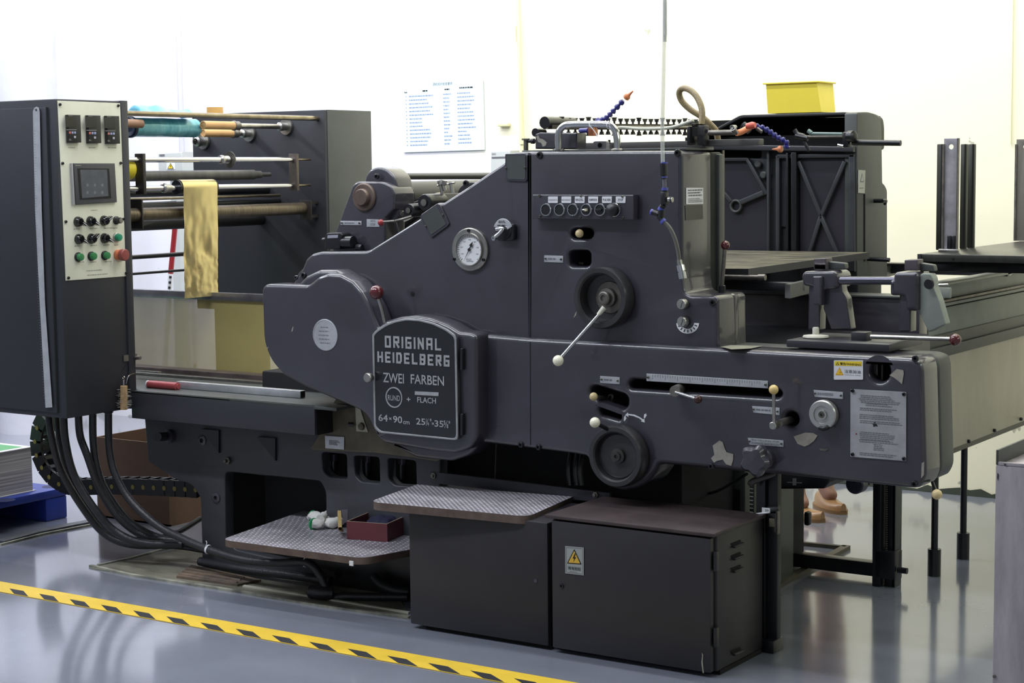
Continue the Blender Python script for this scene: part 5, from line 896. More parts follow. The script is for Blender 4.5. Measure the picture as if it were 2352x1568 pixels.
# drag chain
t = thing('cable_drag_chain', 'black plastic cable drag chain with yellow dots behind the cables', 'cable chain', (P(300, 1115, Y=5.1).x, 5.1, 0))
cp = [(112, 955), (100, 980), (95, 1015), (100, 1050), (116, 1080), (140, 1105), (175, 1117), (215, 1116), (260, 1114), (320, 1115), (380, 1117), (440, 1120), (470, 1122)]
pp = [P(x, y, Y=5.1) for x, y in cp]; q = []
for i in range(len(pp)-1): 
    for k in range(10): q.append(pp[i].lerp(pp[i+1], k/10))
tot = 0; L_ = []; stepd = .056; acc = 0; last = q[0]; nodes = [q[0]]
for a in q[1:]:
    acc += (a-last).length; last = a
    if acc >= stepd: nodes.append(a); acc = 0
b = B(); CH_ = mat('chain_black', '1b1b1d', .45); 
for a, c in zip(nodes, nodes[1:]):
    d = (c-a).normalized(); n_ = Vector((-d.z, 0, d.x)); m_ = (a+c)/2; hw_ = .032
    for yy in (-.03, .03):
        vs2 = [m_+d*s*.0305+n_*h*hw_+Vector((0, yy+e*.006, 0)) for e in (-1, 1) for s, h in ((-1, -1), (1, -1), (1, 1), (-1, 1))]; b.add(vs2, [[0,1,2,3],[4,5,6,7],[0,1,5,4],[1,2,6,5],[2,3,7,6],[3,0,4,7]], CH_)
    for h in (-1, 1):
        vs2 = [m_+d*s*.008+n_*(h*hw_+g*.002)+Vector((0, e*.03, 0)) for g in (-1, 1) for s, e in ((-1, -1), (1, -1), (1, 1), (-1, 1))]; b.add(vs2, [[0,1,2,3],[4,5,6,7],[0,1,5,4],[1,2,6,5],[2,3,7,6],[3,0,4,7]], CH_)
b.build('chain_links', t)
YD = mat('olive_yellow_dot', '8f8440', .5)
for i, a in enumerate(nodes[1:]):
    b = B(); b.lathe(a+Vector((0, -.0365, 0)), (0,-1,0), [(.0095, 0), (.0095, .001), (.0001, .0015)], YD, 14); b.build('yellow_dot', t)
# pallet, sheet stack, cartons
PB = mat('blue_pallet_plastic', '2a3f97', .4, var=.08); xp = -5.9
t = thing('plastic_pallet', 'blue plastic pallet under the stack of printed sheets', 'pallet', (-6.4, 4.85, 0))
b = B(); b.box((-7.0, 4.25, .10), (xp, 5.34, .135), PB, .004); b.build('deck', t)
for k, yy in enumerate((4.25, 4.72, 5.22)): b = B(); b.box((-7.0, yy, .0), (xp-.003, yy+.12, .10), PB, .006); b.build('runner', t)
b = B(); b.box((-7.0, 4.25, .0), (xp-.01, 4.3, .02), PB); b.build('bottom_strip', t)
for q in ((120, 1117), (10, 1148)): 
    b = B(); c = P(*q, Z=.1352); b.lathe(c, (0,0,1), [(.045, 0), (.0001, .0004)], mat('pallet_slot', '141f52', .6), 20, cap=False); b.build('deck_slot', t)
t = thing('paper_stack', 'tall stack of printed sheets with a green top sheet on the blue pallet', 'paper stack', (-6.3, 4.8, .136))
SHT = mat('sheet_edges', 'c9c7c4', .8); w_ = SHT.node_tree; nd = w_.nodes.new('ShaderNodeTexNoise'); nd.inputs['Scale'].default_value = 10; nd.inputs['Detail'].default_value = 3; mp = w_.nodes.new('ShaderNodeMapping'); mp.inputs['Scale'].default_value = (.15, .15, 22); tc2 = w_.nodes.new('ShaderNodeTexCoord'); w_.links.new(tc2.outputs['Object'], mp.inputs[0]); w_.links.new(mp.outputs[0], nd.inputs['Vector']); rp = w_.nodes.new('ShaderNodeValToRGB'); rp.color_ramp.elements[0].position = .35; rp.color_ramp.elements[1].position = .62; rp.color_ramp.elements[0].color = srgb('8f8b90'); rp.color_ramp.elements[1].color = srgb('cbc8c6'); w_.links.new(nd.outputs[0], rp.inputs[0]); w_.links.new(rp.outputs[0], w_.nodes['Principled BSDF'].inputs['Base Color'])
b = B(); b.box((-6.85, 4.3, .137), (-5.96, 5.2, .325), SHT); b.build('sheets', t)
b = B(); b.box((-6.86, 4.29, .325), (-5.955, 5.205, .328), WHITE); b.box((-6.84, 4.31, .328), (-5.985, 5.175, .3285), mat('green_print', '4f9a5e', .5)); b.build('top_sheet', t, 'white bordered green top sheet')
b = B(); b.box((-6.86, 4.29, .1355), (-5.95, 5.21, .138), WHITE); b.build('base_sheet', t)
t = thing('cardboard_box', 'brown open cardboard box behind the cables and drag chain', 'box', (P(310, 1200, Z=0).x, 5.6, 0))
x0_, x1_ = P(222, 1100, Y=5.42).x, P(390, 1200, Y=5.42).x; zt_ = P(240, 1005, Y=5.42).z
b = B(); 
for (a_, c_) in (((x0_, 5.42, 0), (x1_, 5.428, zt_)), ((x0_, 5.85, 0), (x1_, 5.858, zt_)), ((x0_, 5.428, 0), (x0_+.008, 5.85, zt_)), ((x1_-.008, 5.428, 0), (x1_, 5.85, zt_)), ((x0_, 5.42, 0), (x1_, 5.85, .008))): b.box(a_, c_, BROWNC)
b.build('body', t)
b = B(); q = [Vector((x0_, 5.85, zt_)), Vector((x1_, 5.85, zt_)), Vector((x1_, 6.0, zt_+.09)), Vector((x0_+.05, 6.0, zt_+.09))]; slab(b, q, .006, BROWNC); b.build('flap', t)
# floor strips left (track the pallet stands beside)
b = B(); strip([(0, 1247), (80, 1225), (165, 1208), (230, 1196)], .05, mat('dark_floor_strip', '4d5054', .5, var=.2, vs_=12), .01); strip([(0, 1253), (100, 1228), (230, 1203)], .012, EDG, .008); tag(b.build('floor_strip'), 'worn dark joint strip across the floor beside the blue pallet', 'floor strip', kind='structure')
# ================================================================== control cabinet (hanging side housing) 
CX = -4.96; CY0, CY1 = 4.5, 4.845; CZ0 = P(158, 962, Y=CY0).z; CZ1 = P(128, 227, Y=CY0).z
CAB = mat('matte_cabinet_black', '27282f', .5, var=.06, vs_=5, bump=.03, bs=90)
t = thing('control_cabinet', 'tall dark control cabinet with ivory control panel hanging at the left', 'control cabinet', (CX-.4, 4.67, CZ0))
b = B(); b.box((CX-1.0, CY0, CZ0), (CX, CY1-.012, CZ1), CAB, .004); b.box((CX-.04, CY1-.03, CZ0), (CX+.006, CY1+.004, CZ1+.002), CAB, .002); b.build('body', t)
b = B(); dz0, dz1 = P(60, 941, Y=CY0).z, P(60, 248, Y=CY0).z; dx1 = P(113, 300, Y=CY0).x; b.box((CX-.97, CY0-.006, dz0), (dx1, CY0+.01, dz1), CAB, .003); b.box((dx1-.006, CY0-.0075, dz0), (dx1, CY0-.006, dz1), HOLE); b.build('door', t)
b = B(); b.lathe(P(-12, 530, Y=CY0), (0,-1,0), [(.02, 0), (.02, .014), (.014, .018), (.0001, .018)], BLKPL, 18); b.build('door_lock', t)
PX = Pl('X', CX+.0035)
b = B(); b.ext(PX, [(132.5, 231), (276, 237), (292.5, 634), (151.5, 644.5)], -.003, 0, PANELW, .0008)
def PXo(n): return Pl('X', CX+.0035+n)
IN1 = mat('engraved_grey', '8b8b82', .6)
for (x, y, wd) in ((156, 337, 22), (203, 337, 22), (246, 337, 24), (208, 481, 20), (168, 524, 18), (205, 523, 24), (238, 522, 22), (258, 522, 12), (170, 563, 20), (207, 562, 20), (236, 561, 18), (262, 561, 12), (180, 600, 16), (208, 600, 16), (240, 599, 16), (270, 598, 12), (198, 620, 46), (200, 630, 50)):
    b.rows(PX, x, y, x+wd, y+4, 1, IN1, n=.0006, seed=x)
pn = b.build('control_panel', t, 'ivory steel control panel')
for q in ((137, 240), (271, 242.5), (143, 375), (276.5, 374.5), (150.5, 509), (283, 503), (156.5, 638), (289, 627)): b = B(); screw(b, PX, *q, .0055, BLKPL, 0); b.build('screw', pn)
def frame_box(b, x0, y0, x1, y1, n0, n1, m, bev=.002): b.ext(PX, [(x0, y0), (x1, y0+(x1-x0)*.02), (x1+(y1-y0)*.035, y1), (x0+(y1-y0)*.04, y1+.5)], n0, n1, m, bev)
for i, x in enumerate((151, 197, 240)):
    b = B(); y0 = 263.5+i*1.2; x -= 2; frame_box(b, x, y0, x+29, y0+64, 0, .017, BLKPL, .003); po = PXo(.017)
    q = lambda a, c, x=x: (x+a*29+c*2.4-1.5, y0+c*64)
    b.ext(po, [q(.1, .06), q(.9, .06), q(.9, .44), q(.1, .44)], 0, .001, mat('dark_display', '202024', .15)); b.ext(po, [q(.12, .53), q(.92, .53), q(.92, .545), q(.12, .545)], 0, .0015, mat('grey_line', '9a9a9e')); b.rows(po, *q(.3, .02), *q(.75, .05), 1, IN1, n=.001)
    for k, (a, c, m) in enumerate(((.38, .6, 'b5655a'), (.58, .6, '8e95b5'), (.78, .6, '8e95b5'), (.76, .76, 'a7a7b0'))): b.ext(po, [q(a-.07, c), q(a+.07, c), q(a+.07, c+.08), q(a-.07, c+.08)], 0, .0025, mat('key_'+m, m), .0006)
    b.rows(po, *q(.28, .86), *q(.5, .93), 2, IN1, n=.001); b.build('temperature_controller', pn, 'black digital controller')
b = B(); b.ext(PX, [(165, 375), (260, 375), (265, 464), (170, 470)], 0, .010, mat('screen_bezel', '3d3e43', .4), .003); po = PXo(.010)
b.ext(po, [(164.5, 375), (167, 375), (172, 470), (169, 470.5)], -.018, .001, mat('bezel_edge', 'a7a7ab', .3, .4)); b.ext(po, [(178, 386.5), (250, 387), (255, 455), (184, 458)], 0, .0015, BLACK); b.ext(po, [(183, 389.5), (245, 389.5), (248, 450), (188, 455)], .0015, .002, SCREEN); b.rows(po, 173, 378, 190, 382, 1, IN1, n=.001)
SC2 = mat('screen_marks', '66686c', .3)
for k in range(6): b.ext(po, circ(po, 200+(k % 3)*17, 425+(k//3)*17, .006, 12), .002, .0023, SC2, uv=True)
b.build('touch_screen', pn, 'grey touch screen in dark bezel')
for k, (x, y, an) in enumerate(((178, 509, -30), (207, 508, -30), (238, 506.5, 30), (180, 549, -30), (209, 548, 35), (239, 547, -30))):
    b = B(); c = PX.p(x, y); b.lathe(c, (1,0,0), [(.0195, 0), (.0195, .005), (.0178, .009), (.016, .017), (.012, .021), (.0001, .022)], mat('gloss_black_knob', '0f0f11', .12, coat=.5), 24)
    a = math.radians(an); d = Vector((0, math.cos(a), math.sin(a))); nn = Vector((0, -d.z, d.y)); q = [c-d*.015+nn*.007, c+d*.027+nn*.0035, c+d*.027-nn*.0035, c-d*.015-nn*.007]; b.add([v+Vector((.0245, 0, 0)) for v in q]+[v+Vector((.006, 0, 0)) for v in q], [[0,1,2,3],[0,1,5,4],[1,2,6,5],[2,3,7,6],[3,0,4,7]], MATS['gloss_black_knob']); b.add([c+d*.026+nn*.0012+Vector((.025,0,0)), c+d*.026-nn*.0012+Vector((.025,0,0)), c+d*.006-nn*.001+Vector((.0252,0,0)), c+d*.006+nn*.001+Vector((.0252,0,0))], [[0,1,2,3]], WHITE); b.build('rotary_selector', pn)
b = B(); c = PX.p(266, 506); b.lathe(c, (1,0,0), [(.0155, 0), (.0155, .006), (.012, .008), (.011, .026), (.0001, .027)], BLKPL, 20); b.lathe(c+Vector((.0272,0,0)), (1,0,0), [(.009, 0), (.0001, .0004)], STEEL, 16); b.build('potentiometer', pn, 'small black potentiometer knob')
for k, (x, y, m) in enumerate(((267, 545, GREEN2), (179, 590, GREEN), (209, 588, GREEN), (240, 586.5, GREEN))):
    b = B(); c = PX.p(x, y); b.lathe(c, (1,0,0), [(.0175, 0), (.0175, .005), (.0155, .007)], BLKPL if k else STEEL, 24); b.lathe(c, (1,0,0), [(.0135, .004), (.0135, .018), (.012, .021), (.0001, .022)], m, 24, cap=False); b.build('push_button' if k else 'indicator_light', pn, 'green push button' if k else 'teal green indicator')
b = B(); c = PX.p(270, 585); b.lathe(c, (1,0,0), [(.02, 0), (.02, .012), (.013, .014), (.013, .024)], mat('orange_collar', 'd07a52', .4), 24, cap=False); b.lathe(c, (1,0,0), [(.012, .022), (.022, .024), (.022, .040), (.019, .043), (.0001, .044)], REDBT, 28, cap=False); b.build('emergency_stop', pn, 'red mushroom emergency stop')
b = B(); cl_ = P(300, 822, Y=4.85); b.box((CX+.001, 4.79, P(290, 829, X=CX).z), (CX+.004, 4.86, P(290, 815, X=CX).z), DSTEEL); b.cyl((CX+.004, 4.85, P(300, 822, X=CX).z), (CX+.03, 4.85, P(300, 822, X=CX).z), .007, DSTEEL); b.build('side_clamp', t)
for k, x in enumerate((115, 148, 182, 214, 249, 132)):
    q = paths[k][0]; c = P(q[0], q[1], Y=q[2]); b = B(); b.lathe((c.x, c.y, CZ0+.002), (0, 0, -1), [(.019, 0), (.019, .016), (.016, .02)], BLKPL, 16); b.build('cable_gland', t)
# steel ruler hanging on the door
RU = Pl('Y', CY0-.012)
b = B(); q = [(76, 256), (79, 248), (84, 245), (89, 247), (91.5, 256), (96, 480), (104, 700), (120.5, 935), (105, 936), (92, 700), (81, 480)]
b.ext(RU, q, 0, .0012, ALU, holes=[circ(RU, 83.5, 252, .0035, 10)] and [[(83.5+2*math.cos(a), 252+3.4*math.sin(a)) for a in [PI*k/5 for k in range(10)]]])
for k in range(100):
    y = 300+k*6.2; x = 78+ (y-256)*.0125 + max(0, y-480)*.019 + max(0, y-700)*.028; b.ext(RU, [(x, y), (x+(5 if k % 5 == 0 else 3), y), (x+(5 if k % 5 == 0 else 3), y+.7), (x, y+.7)], .0012, .0014, INKG)
tag(b.build('steel_ruler'), 'long steel ruler hanging on the dark control cabinet door', 'ruler')
b = B(); b.cyl(RU.p(83.5, 251)+Vector((0, .014, 0)), RU.p(83.5, 251)+Vector((0, -.006, 0)), .0025, STEEL, 8); b.build('ruler_pin', t)
# ================================================================== foil unwinding unit
YR = 6.02; YN = 4.85
fm = thing('foil_unwinding_unit', 'dark foil unwinding unit with steel shafts between two tall housings', 'foil unit', (-5.3, 6.2, 0))
HOU = mat('housing_black', '26262c', .5, var=.14, vs_=3, bump=.03, bs=60)
fxr = P(745, 252, Y=YR).x; fyb = P(850, 258, X=fxr).y; fz1 = P(745, 252, Y=YR).z; fz0 = P(560, 713, Y=YR).z
b = B(); b.box((fxr-.78, YR, fz0), (fxr, fyb, fz1), HOU, .004); b.box((fxr-.003, YR+.015, fz0), (fxr+.004, fyb+.002, fz1+.001), PAINTG, .002); b.build('far_housing', fm, 'tall black far housing')  # thin paler skin: side light put into the colour of the right face
b = B(); b.box((fxr-.7, YR+.03, 0), (fxr-.58, fyb-.05, fz0+.01), HOU); b.box((fxr-.18, YR+.03, 0), (fxr-.06, fyb-.05, fz0+.01), HOU); b.build('housing_feet', fm)
b = B(); b.box((CX-.6, YN+.005, .9), (CX-.03, YN+.02, 1.60), HOU); b.build('near_plate', fm)
def shaft(name, far, r, m, y0=YN, y1=YR, dx=0, parent=fm, label=None, prof=None):
    p = P(*far, Y=YR); b = B(); L = y1-y0
    b.lathe((p.x+dx, y0, p.z), (0,1,0), [(q[1], q[0]*L) for q in prof] if prof else [(r, 0), (r, L)], m, 24); return b.build(name, parent, label), p
def yat(far, px_):     # depth at which the shaft reaches a picture column
    p = P(*far, Y=YR); lo, hi = 4.0, 6.6
    for _ in range(40):
        mid = (lo+hi)/2; d = Vector((p.x, mid, p.z))-CAMP; x = 1176+FP*d.dot(_rt)/d.dot(_f)
        if x < px_: lo = mid
        else: hi = mid
    return lo
BRZ = mat('worn_bronze_bar', '8c826e', .25, .9, var=.2, vs_=20)
shaft('guide_bar', (730, 272), .0105, BRZ, dx=0, label='long worn metal guide bar')
A = (660, 291); Bq = (575, 307); D = (470, 325)
for far, xs_, rr in ((A, 538, .011), (Bq, 535, .011), (D, 457, .014)):
    y0 = yat(far, xs_); p = P(*far, Y=YR)
    b = B(); b.lathe((p.x, y0, p.z), (0,1,0), [(rr*.9, 0), (rr, .01), (rr, YR-y0-.06), (rr*1.7, YR-y0-.055), (rr*1.7, YR-y0-.035), (rr*1.5, YR-y0-.03), (rr*1.5, YR-y0-.012)], STEEL, 20); b.lathe((p.x, YR-.014, p.z), (0,1,0), [(.035, 0), (.035, .012)], STEEL, 28); s_ = b.build('winding_shaft', fm)
    if far is not D: b = B(); b.lathe((p.x, y0-.01, p.z), (0,1,0), [(.012, 0), (.021, .004), (.021, .012), (.015, .016), (.019, .03), (.019, .036), (.012, .04)], DSTEEL, 20); b.build('cone_chuck', s_)
pA = P(*A, Y=YR); pB = P(*Bq, Y=YR)
def core(far, x0, x1, r, m, name, lab, cat, yy0=None):
    p = P(*far, Y=YR); y0 = yy0 or yat(far, x0); y1 = yat(far, x1); b = B(); b.lathe((p.x, y0, p.z), (0,1,0), [(r*.75, .003), (r*.75, 0), (r, 0), (r, y1-y0), (r*.75, y1-y0), (r*.75, y1-y0-.003)], m, 28); return tag(b.build(name), lab, cat)
core(A, 463, 538, .0175, TAN, 'cardboard_core', 'upper kraft cardboard core sticking out of the blue film roll', 'cardboard tube', yat(A, 466)); core(Bq, 463, 534, .0165, TAN, 'cardboard_core', 'lower kraft cardboard core sticking out of the blue film roll', 'cardboard tube', yat(Bq, 466))
core(A, 262, 325, .017, mat('brown_core_end', '8d6b54', .6), 'cardboard_core', 'brown cardboard core end between control cabinet and blue film roll', 'cardboard tube', YN+.03)
FILM = mat('teal_film', '80bcc6', .22, .2, col2='4f98a6', vs_=5, bump=.35, bs=22, stretch=(1, 3, 1)); NAVY = mat('navy_roll_end', '0f1d33', .4)
y0, y1 = yat(A, 322), yat(A, 471); xm = (pA.x*.72+pB.x*.28); zm = pA.z-.0
t = thing('blue_film_roll', 'crinkled teal blue film roll on the upper shaft', 'film roll', (xm, (y0+y1)/2, zm))
b = B(); n = 40; m_ = 40; vs2 = []; fs = []
for i in range(m_+1):
    yy = y0+(y1-y0)*i/m_
    for k in range(n):
        a = 2*PI*k/n; r = .038*(1+.035*mnoise.noise(Vector((math.cos(a)*2, yy*14, math.sin(a)*2)))); vs2.append((xm+r*math.cos(a)*1.1, yy, zm-.012+r*math.sin(a)))
for i in range(m_): 
    for k in range(n): fs.append([i*n+k, i*n+(k+1) % n, (i+1)*n+(k+1) % n, (i+1)*n+k])
fs.append([m_*n+k for k in range(n)]); b.add(vs2, fs, FILM); b.build('film', t)
b = B(); b.lathe((xm, y0-.002, zm-.012), (0,1,0), [(.02, 0), (.036, -.004), (.043, 0), (.043, .012)], NAVY, 32, cap=False); b.lathe((xm, y0, zm-.012), (0,1,0), [(.036, 0), (.0001, 0)], NAVY, 32, cap=False); b.build('roll_end', t, 'navy end of the roll')
FILM2 = mat('light_blue_film', '86b4dc', .3, col2='63b6c6', vs_=4, bump=.4, bs=16)
b = B(); nx, ny = 26, 8; ya, yb3 = yat(A, 318), yat(A, 452); vs2 = []
for i in range(nx+1):
    for j in range(ny+1):
        s_ = i/nx; v_ = j/ny; hz = (.008+.042*(1-abs(2*v_-1)**1.6)*(.85-.35*s_+.18*math.sin(s_*15+1)+.5*mnoise.noise(Vector((s_*5, v_*3, 1))))); hz = max(hz, .004)*(1 if 0 < s_ < 1 else .3)
        vs2.append((pA.x-.09+.11*v_+.01*math.sin(s_*7), ya+(yb3-ya)*s_, pA.z+.026+hz))
b.add(vs2, [[i*(ny+1)+j, i*(ny+1)+j+1, (i+1)*(ny+1)+j+1, (i+1)*(ny+1)+j] for i in range(nx) for j in range(ny)], FILM2); o = b.build('loose_film'); tag(o, 'crumpled light blue film lying over the teal roll', 'film'); sm = o.modifiers.new('thickness', 'SOLIDIFY'); sm.thickness = .002
b = B(); c = P(480, 256, Y=6.12); b.lathe((c.x, 6.16, fz1+.001), (0,0,1), [(.022, 0), (.038, 0), (.038, .034), (.022, .034), (.022, 0)], mat('amber_tape', 'd0a25e', .4), 32, cap=False); tag(b.build('tape_roll'), 'amber roll of packing tape on top of the far black housing', 'tape roll')
# unwinding shafts with brackets
E_, G_, F_, I_ = (723, 366), (723, 424.5), (655, 400), (713, 478)
shaft('unwinding_shaft', E_, .0105, CHROME, y1=YR-.13, label='upper chrome shaft'); s2, pG = shaft('unwinding_shaft', G_, .0105, CHROME, y1=YR-.13, label='lower chrome shaft')
pE = P(*E_, Y=YR)
for far in (E_, G_): p = P(*far, Y=YR); b = B(); b.cyl((p.x, YR-.13, p.z), (p.x, YR-.03, p.z), .005, BRZ); b.build('shaft_pin', fm)
BKT = mat('bracket_steel', '5b524b', .45, .5, var=.2, vs_=15); DBK = mat('dark_bracket_steel', '2e2a27', .5, .3, var=.2, vs_=12)
for (yy, m) in ((YR-.14, BKT), (yat(E_, 322), DBK)):
    b = B(); wd = .022; b.box((pE.x-wd, yy-.008, pG.z-.022), (pE.x+wd, yy+.008, pE.z+.024), m, .002); b.build('shaft_bracket', fm)
p = pE; y5 = yat(E_, 505); b = B(); b.lathe((p.x, y5, p.z), (0,1,0), [(.014, 0), (.0185, .004), (.0185, .016), (.013, .02), (.016, .03), (.014, .034), (.016, .038), (.014, .042), (.016, .046), (.015, .05)], STEEL, 24); b.lathe((p.x, y5+.055, p.z), (0,1,0), [(.011, 0), (.034, .001), (.034, .004), (.011, .005)], DSTEEL, 36); b.build('shaft_collar', fm, 'sprung collar and disc')
y5 = yat(G_, 398); p = pG; b = B(); b.lathe((p.x, y5-.06, p.z), (0,1,0), [(.014, 0), (.019, .004), (.019, .014), (.014, .018), (.014, .045)], STEEL, 24); b.build('shaft_collar', fm)
shaft('rubber_roller', F_, .021, mat('banded_roller', '3d3c3a', .4, col2='55534f', vs_=3, stretch=(.2, 8, .2)), y1=YR-.1, prof=[(0, .021), (.9, .021), (.901, .016), (.94, .016), (.941, .009), (1, .009)])
shaft('spiral_roller', I_, .026, mat('spiral_bronze', '4c443a', .35, .6, col2='6d614f', vs_=6, stretch=(.3, 26, .3)), y1=YR-.02, label='ridged bronze brown roller')
shaft('thin_rod', (650, 448), .006, BRZ, y1=YR-.02); shaft('rubber_roller', (640, 462), .014, BLACK, y1=YR); shaft('rubber_roller', (700, 505), .024, mat('matte_black_roller', '101013', .6), y1=YR, dx=-.25); shaft('rubber_roller', (660, 435), .02, BLACK, y1=YR, dx=-.12)  # the lowest roller is a darker matte black
shaft('tie_rod', (424, 583), .010, mat('dark_tie_rod', '33312d', .4, .4), dx=0); shaft('tie_rod', (424, 620), .006, mat('dark_tie_rod', '33312d'), dx=0)
b = B(); p = P(*I_, Y=YR); b.box((p.x-.02, YR-.05, p.z-.05), (p.x+.045, YR-.042, p.z+.035), DBK, .002); b.box((p.x+.03, YR-.045, p.z-.04), (p.x+.045, YR, p.z-.028), DBK); b.box((p.x+.03, YR-.045, p.z+.02), (p.x+.045, YR, p.z+.03), DBK); b.build('roller_bracket', fm)
yb4 = yat(I_, 316); b = B(); b.box((p.x-.05, yb4-.006, p.z-.055), (p.x+.03, yb4+.002, p.z+.06), DBK, .002); b.build('roller_bracket', fm)
FS = mat('grey_clear_film', '8f949a', .1, alpha=.55)
b = B(); yA, yB = yat(I_, 330), yat(I_, 415); z1 = p.z; q = [Vector((p.x-.02, yA, z1+.045)), Vector((p.x-.02, yB, z1+.05)), Vector((p.x-.06, yB, z1-.02)), Vector((p.x-.05, yA, z1-.055))]; b.add(q, [[0,1,2,3]], FS); b.build('film_web', fm, 'thin greyish clear film')
# gold strip on its black core
y1_, y2_ = yat(G_, 409), yat(G_, 487); gx = pG.x
t = thing('gold_foil_strip', 'hanging gold foil strip unrolled over a black core', 'gold foil', (gx, (y1_+y2_)/2, .9))
b = B(); b.lathe((gx, y1_-.01, pG.z+.002), (0,1,0), [(.012, 0), (.028, 0), (.028, y2_-y1_+.02), (.012, y2_-y1_+.02)], BLACK, 32); b.build('foil_core', t)
GOLD = mat('gold_foil', 'd6c48c', .26, .75, var=.05, vs_=5, bump=.12, bs=14); 
R_ = .030; pts = []
for k in range(9): a = PI*.75-PI*.75*k/8; pts.append((gx+R_*math.cos(a), pG.z+.002+R_*math.sin(a)))
zb9 = P(450, 1, X=gx).z
zend = 1.0; z0_ = pts[-1][1]; nseg = 46
for k in range(1, nseg+1): s_ = k/nseg; pts.append((gx+R_-.012*s_, z0_+(zend-z0_)*s_))
b = B(); nw = 22; vs2 = []
for i, (x, z) in enumerate(pts):
    s_ = max(0, (i-9)/nseg)
    for j in range(nw+1):
        v_ = j/nw; yy = y1_+(y2_-y1_)*v_; cr = .0
        if s_ > 0: cr = min(1, s_*2.2)*(.006*mnoise.noise(Vector((v_*3, z*9, 2)))+.004*mnoise.noise(Vector((v_*7, z*18, 5))))+(.0035*mnoise.noise(Vector((v_*16, z*60, 8))) if s_ > .55 else 0)
        vs2.append((x+cr+.004*math.sin(v_*PI), yy, z))
b.add(vs2, [[i*(nw+1)+j, i*(nw+1)+j+1, (i+1)*(nw+1)+j+1, (i+1)*(nw+1)+j] for i in range(len(pts)-1) for j in range(nw)], GOLD); o = b.build('foil_strip', t, sharp=3)
# yellow roll beside the cabinet
b = B(); c = P(296, 388, Y=4.95); b.lathe((c.x, 4.90, c.z), (0,1,0), [(.012, 0), (.04, 0), (.042, .003), (.042, .05), (.012, .05)], mat('yellow_foil_roll', 'd9c534', .35, var=.06, vs_=20), 36); tag(b.build('yellow_foil_roll'), 'small bright yellow roll tucked beside the control cabinet', 'foil roll')
# guard panel
GP = 5.345
b = B(); gl = mat('yellowed_polycarbonate', 'c5b87a', .12, alpha=.62, var=.08, vs_=2)
gz0 = .674; gz1 = P(450, 682, Y=GP).z; b.box((-5.5, GP, gz0), (-4.0, GP+.005, gz1), gl); gp = b.build('guard_window', fm, 'yellowed translucent guard window')
b = B(); b.box((-5.5, GP-.012, P(450, 687, Y=GP).z), (-4.0, GP+.014, P(450, 669, Y=GP).z), mat('smoky_rail', '8f8d92', .25, .7, var=.3, vs_=6), .004); b.build('window_rail', gp, 'dark polished top rail')
# ================================================================== loose things on and around the press
BIN = YELLOW; yb0 = 6.2; bz = P(1820, 258, Y=YF+.02).z
bx0, bx1 = P(1761, 258, Y=yb0).x, P(1884, 258, Y=yb0).x
bz = CZ = P(1800, 260, Y=yb0).z
t = thing('yellow_bin', 'bright yellow plastic bin standing on the hood', 'bin', ((bx0+bx1)/2, 6.28, bz))
tx0, tx1 = P(1751, 190, Y=yb0-.01).x, P(1879, 185, Y=yb0-.01).x; tz = P(1820, 188, Y=yb0).z; D0 = .13
def frust(b, lo, hi, z0, z1, m, th=.003):
    (a0, a1, c0_, c1_), (e0, e1, g0, g1) = lo, hi
    L = lambda x0, x1, y0, y1, z: [Vector((x0, y0, z)), Vector((x1, y0, z)), Vector((x1, y1, z)), Vector((x0, y1, z))]
    o0 = L(a0, a1, c0_, c1_, z0); o1 = L(e0, e1, g0, g1, z1); i1 = L(e0+th, e1-th, g0+th, g1-th, z1); i0 = L(a0+th, a1-th, c0_+th, c1_-th, z0+th)
    vs_ = o0+o1+i1+i0; f = [[0,3,2,1]]
    for k in range(4): n_ = (k+1) % 4; f += [[k, n_, 4+n_, 4+k], [4+k, 4+n_, 8+n_, 8+k], [8+k, 8+n_, 12+n_, 12+k]]
    f.append([12, 13, 14, 15]); b.add(vs_, f, m)
b = B(); frust(b, (bx0, bx1, yb0+.01, yb0+.01+D0), (tx0+.01, tx1-.01, yb0, yb0+D0+.02), bz+.001, tz-.004, BIN); b.build('tub', t)
b = B(); q0 = (tx0, tx1, yb0-.008, yb0+D0+.028); 
for (a, c) in (((q0[0], q0[2], tz-.006), (q0[1], q0[2]+.010, tz)), ((q0[0], q0[3]-.01, tz-.006), (q0[1], q0[3], tz)), ((q0[0], q0[2]+.01, tz-.006), (q0[0]+.012, q0[3]-.01, tz)), ((q0[1]-.012, q0[2]+.01, tz-.006), (q0[1], q0[3]-.01, tz))): b.box(a, c, BIN, .002)
b.build('rim', t)
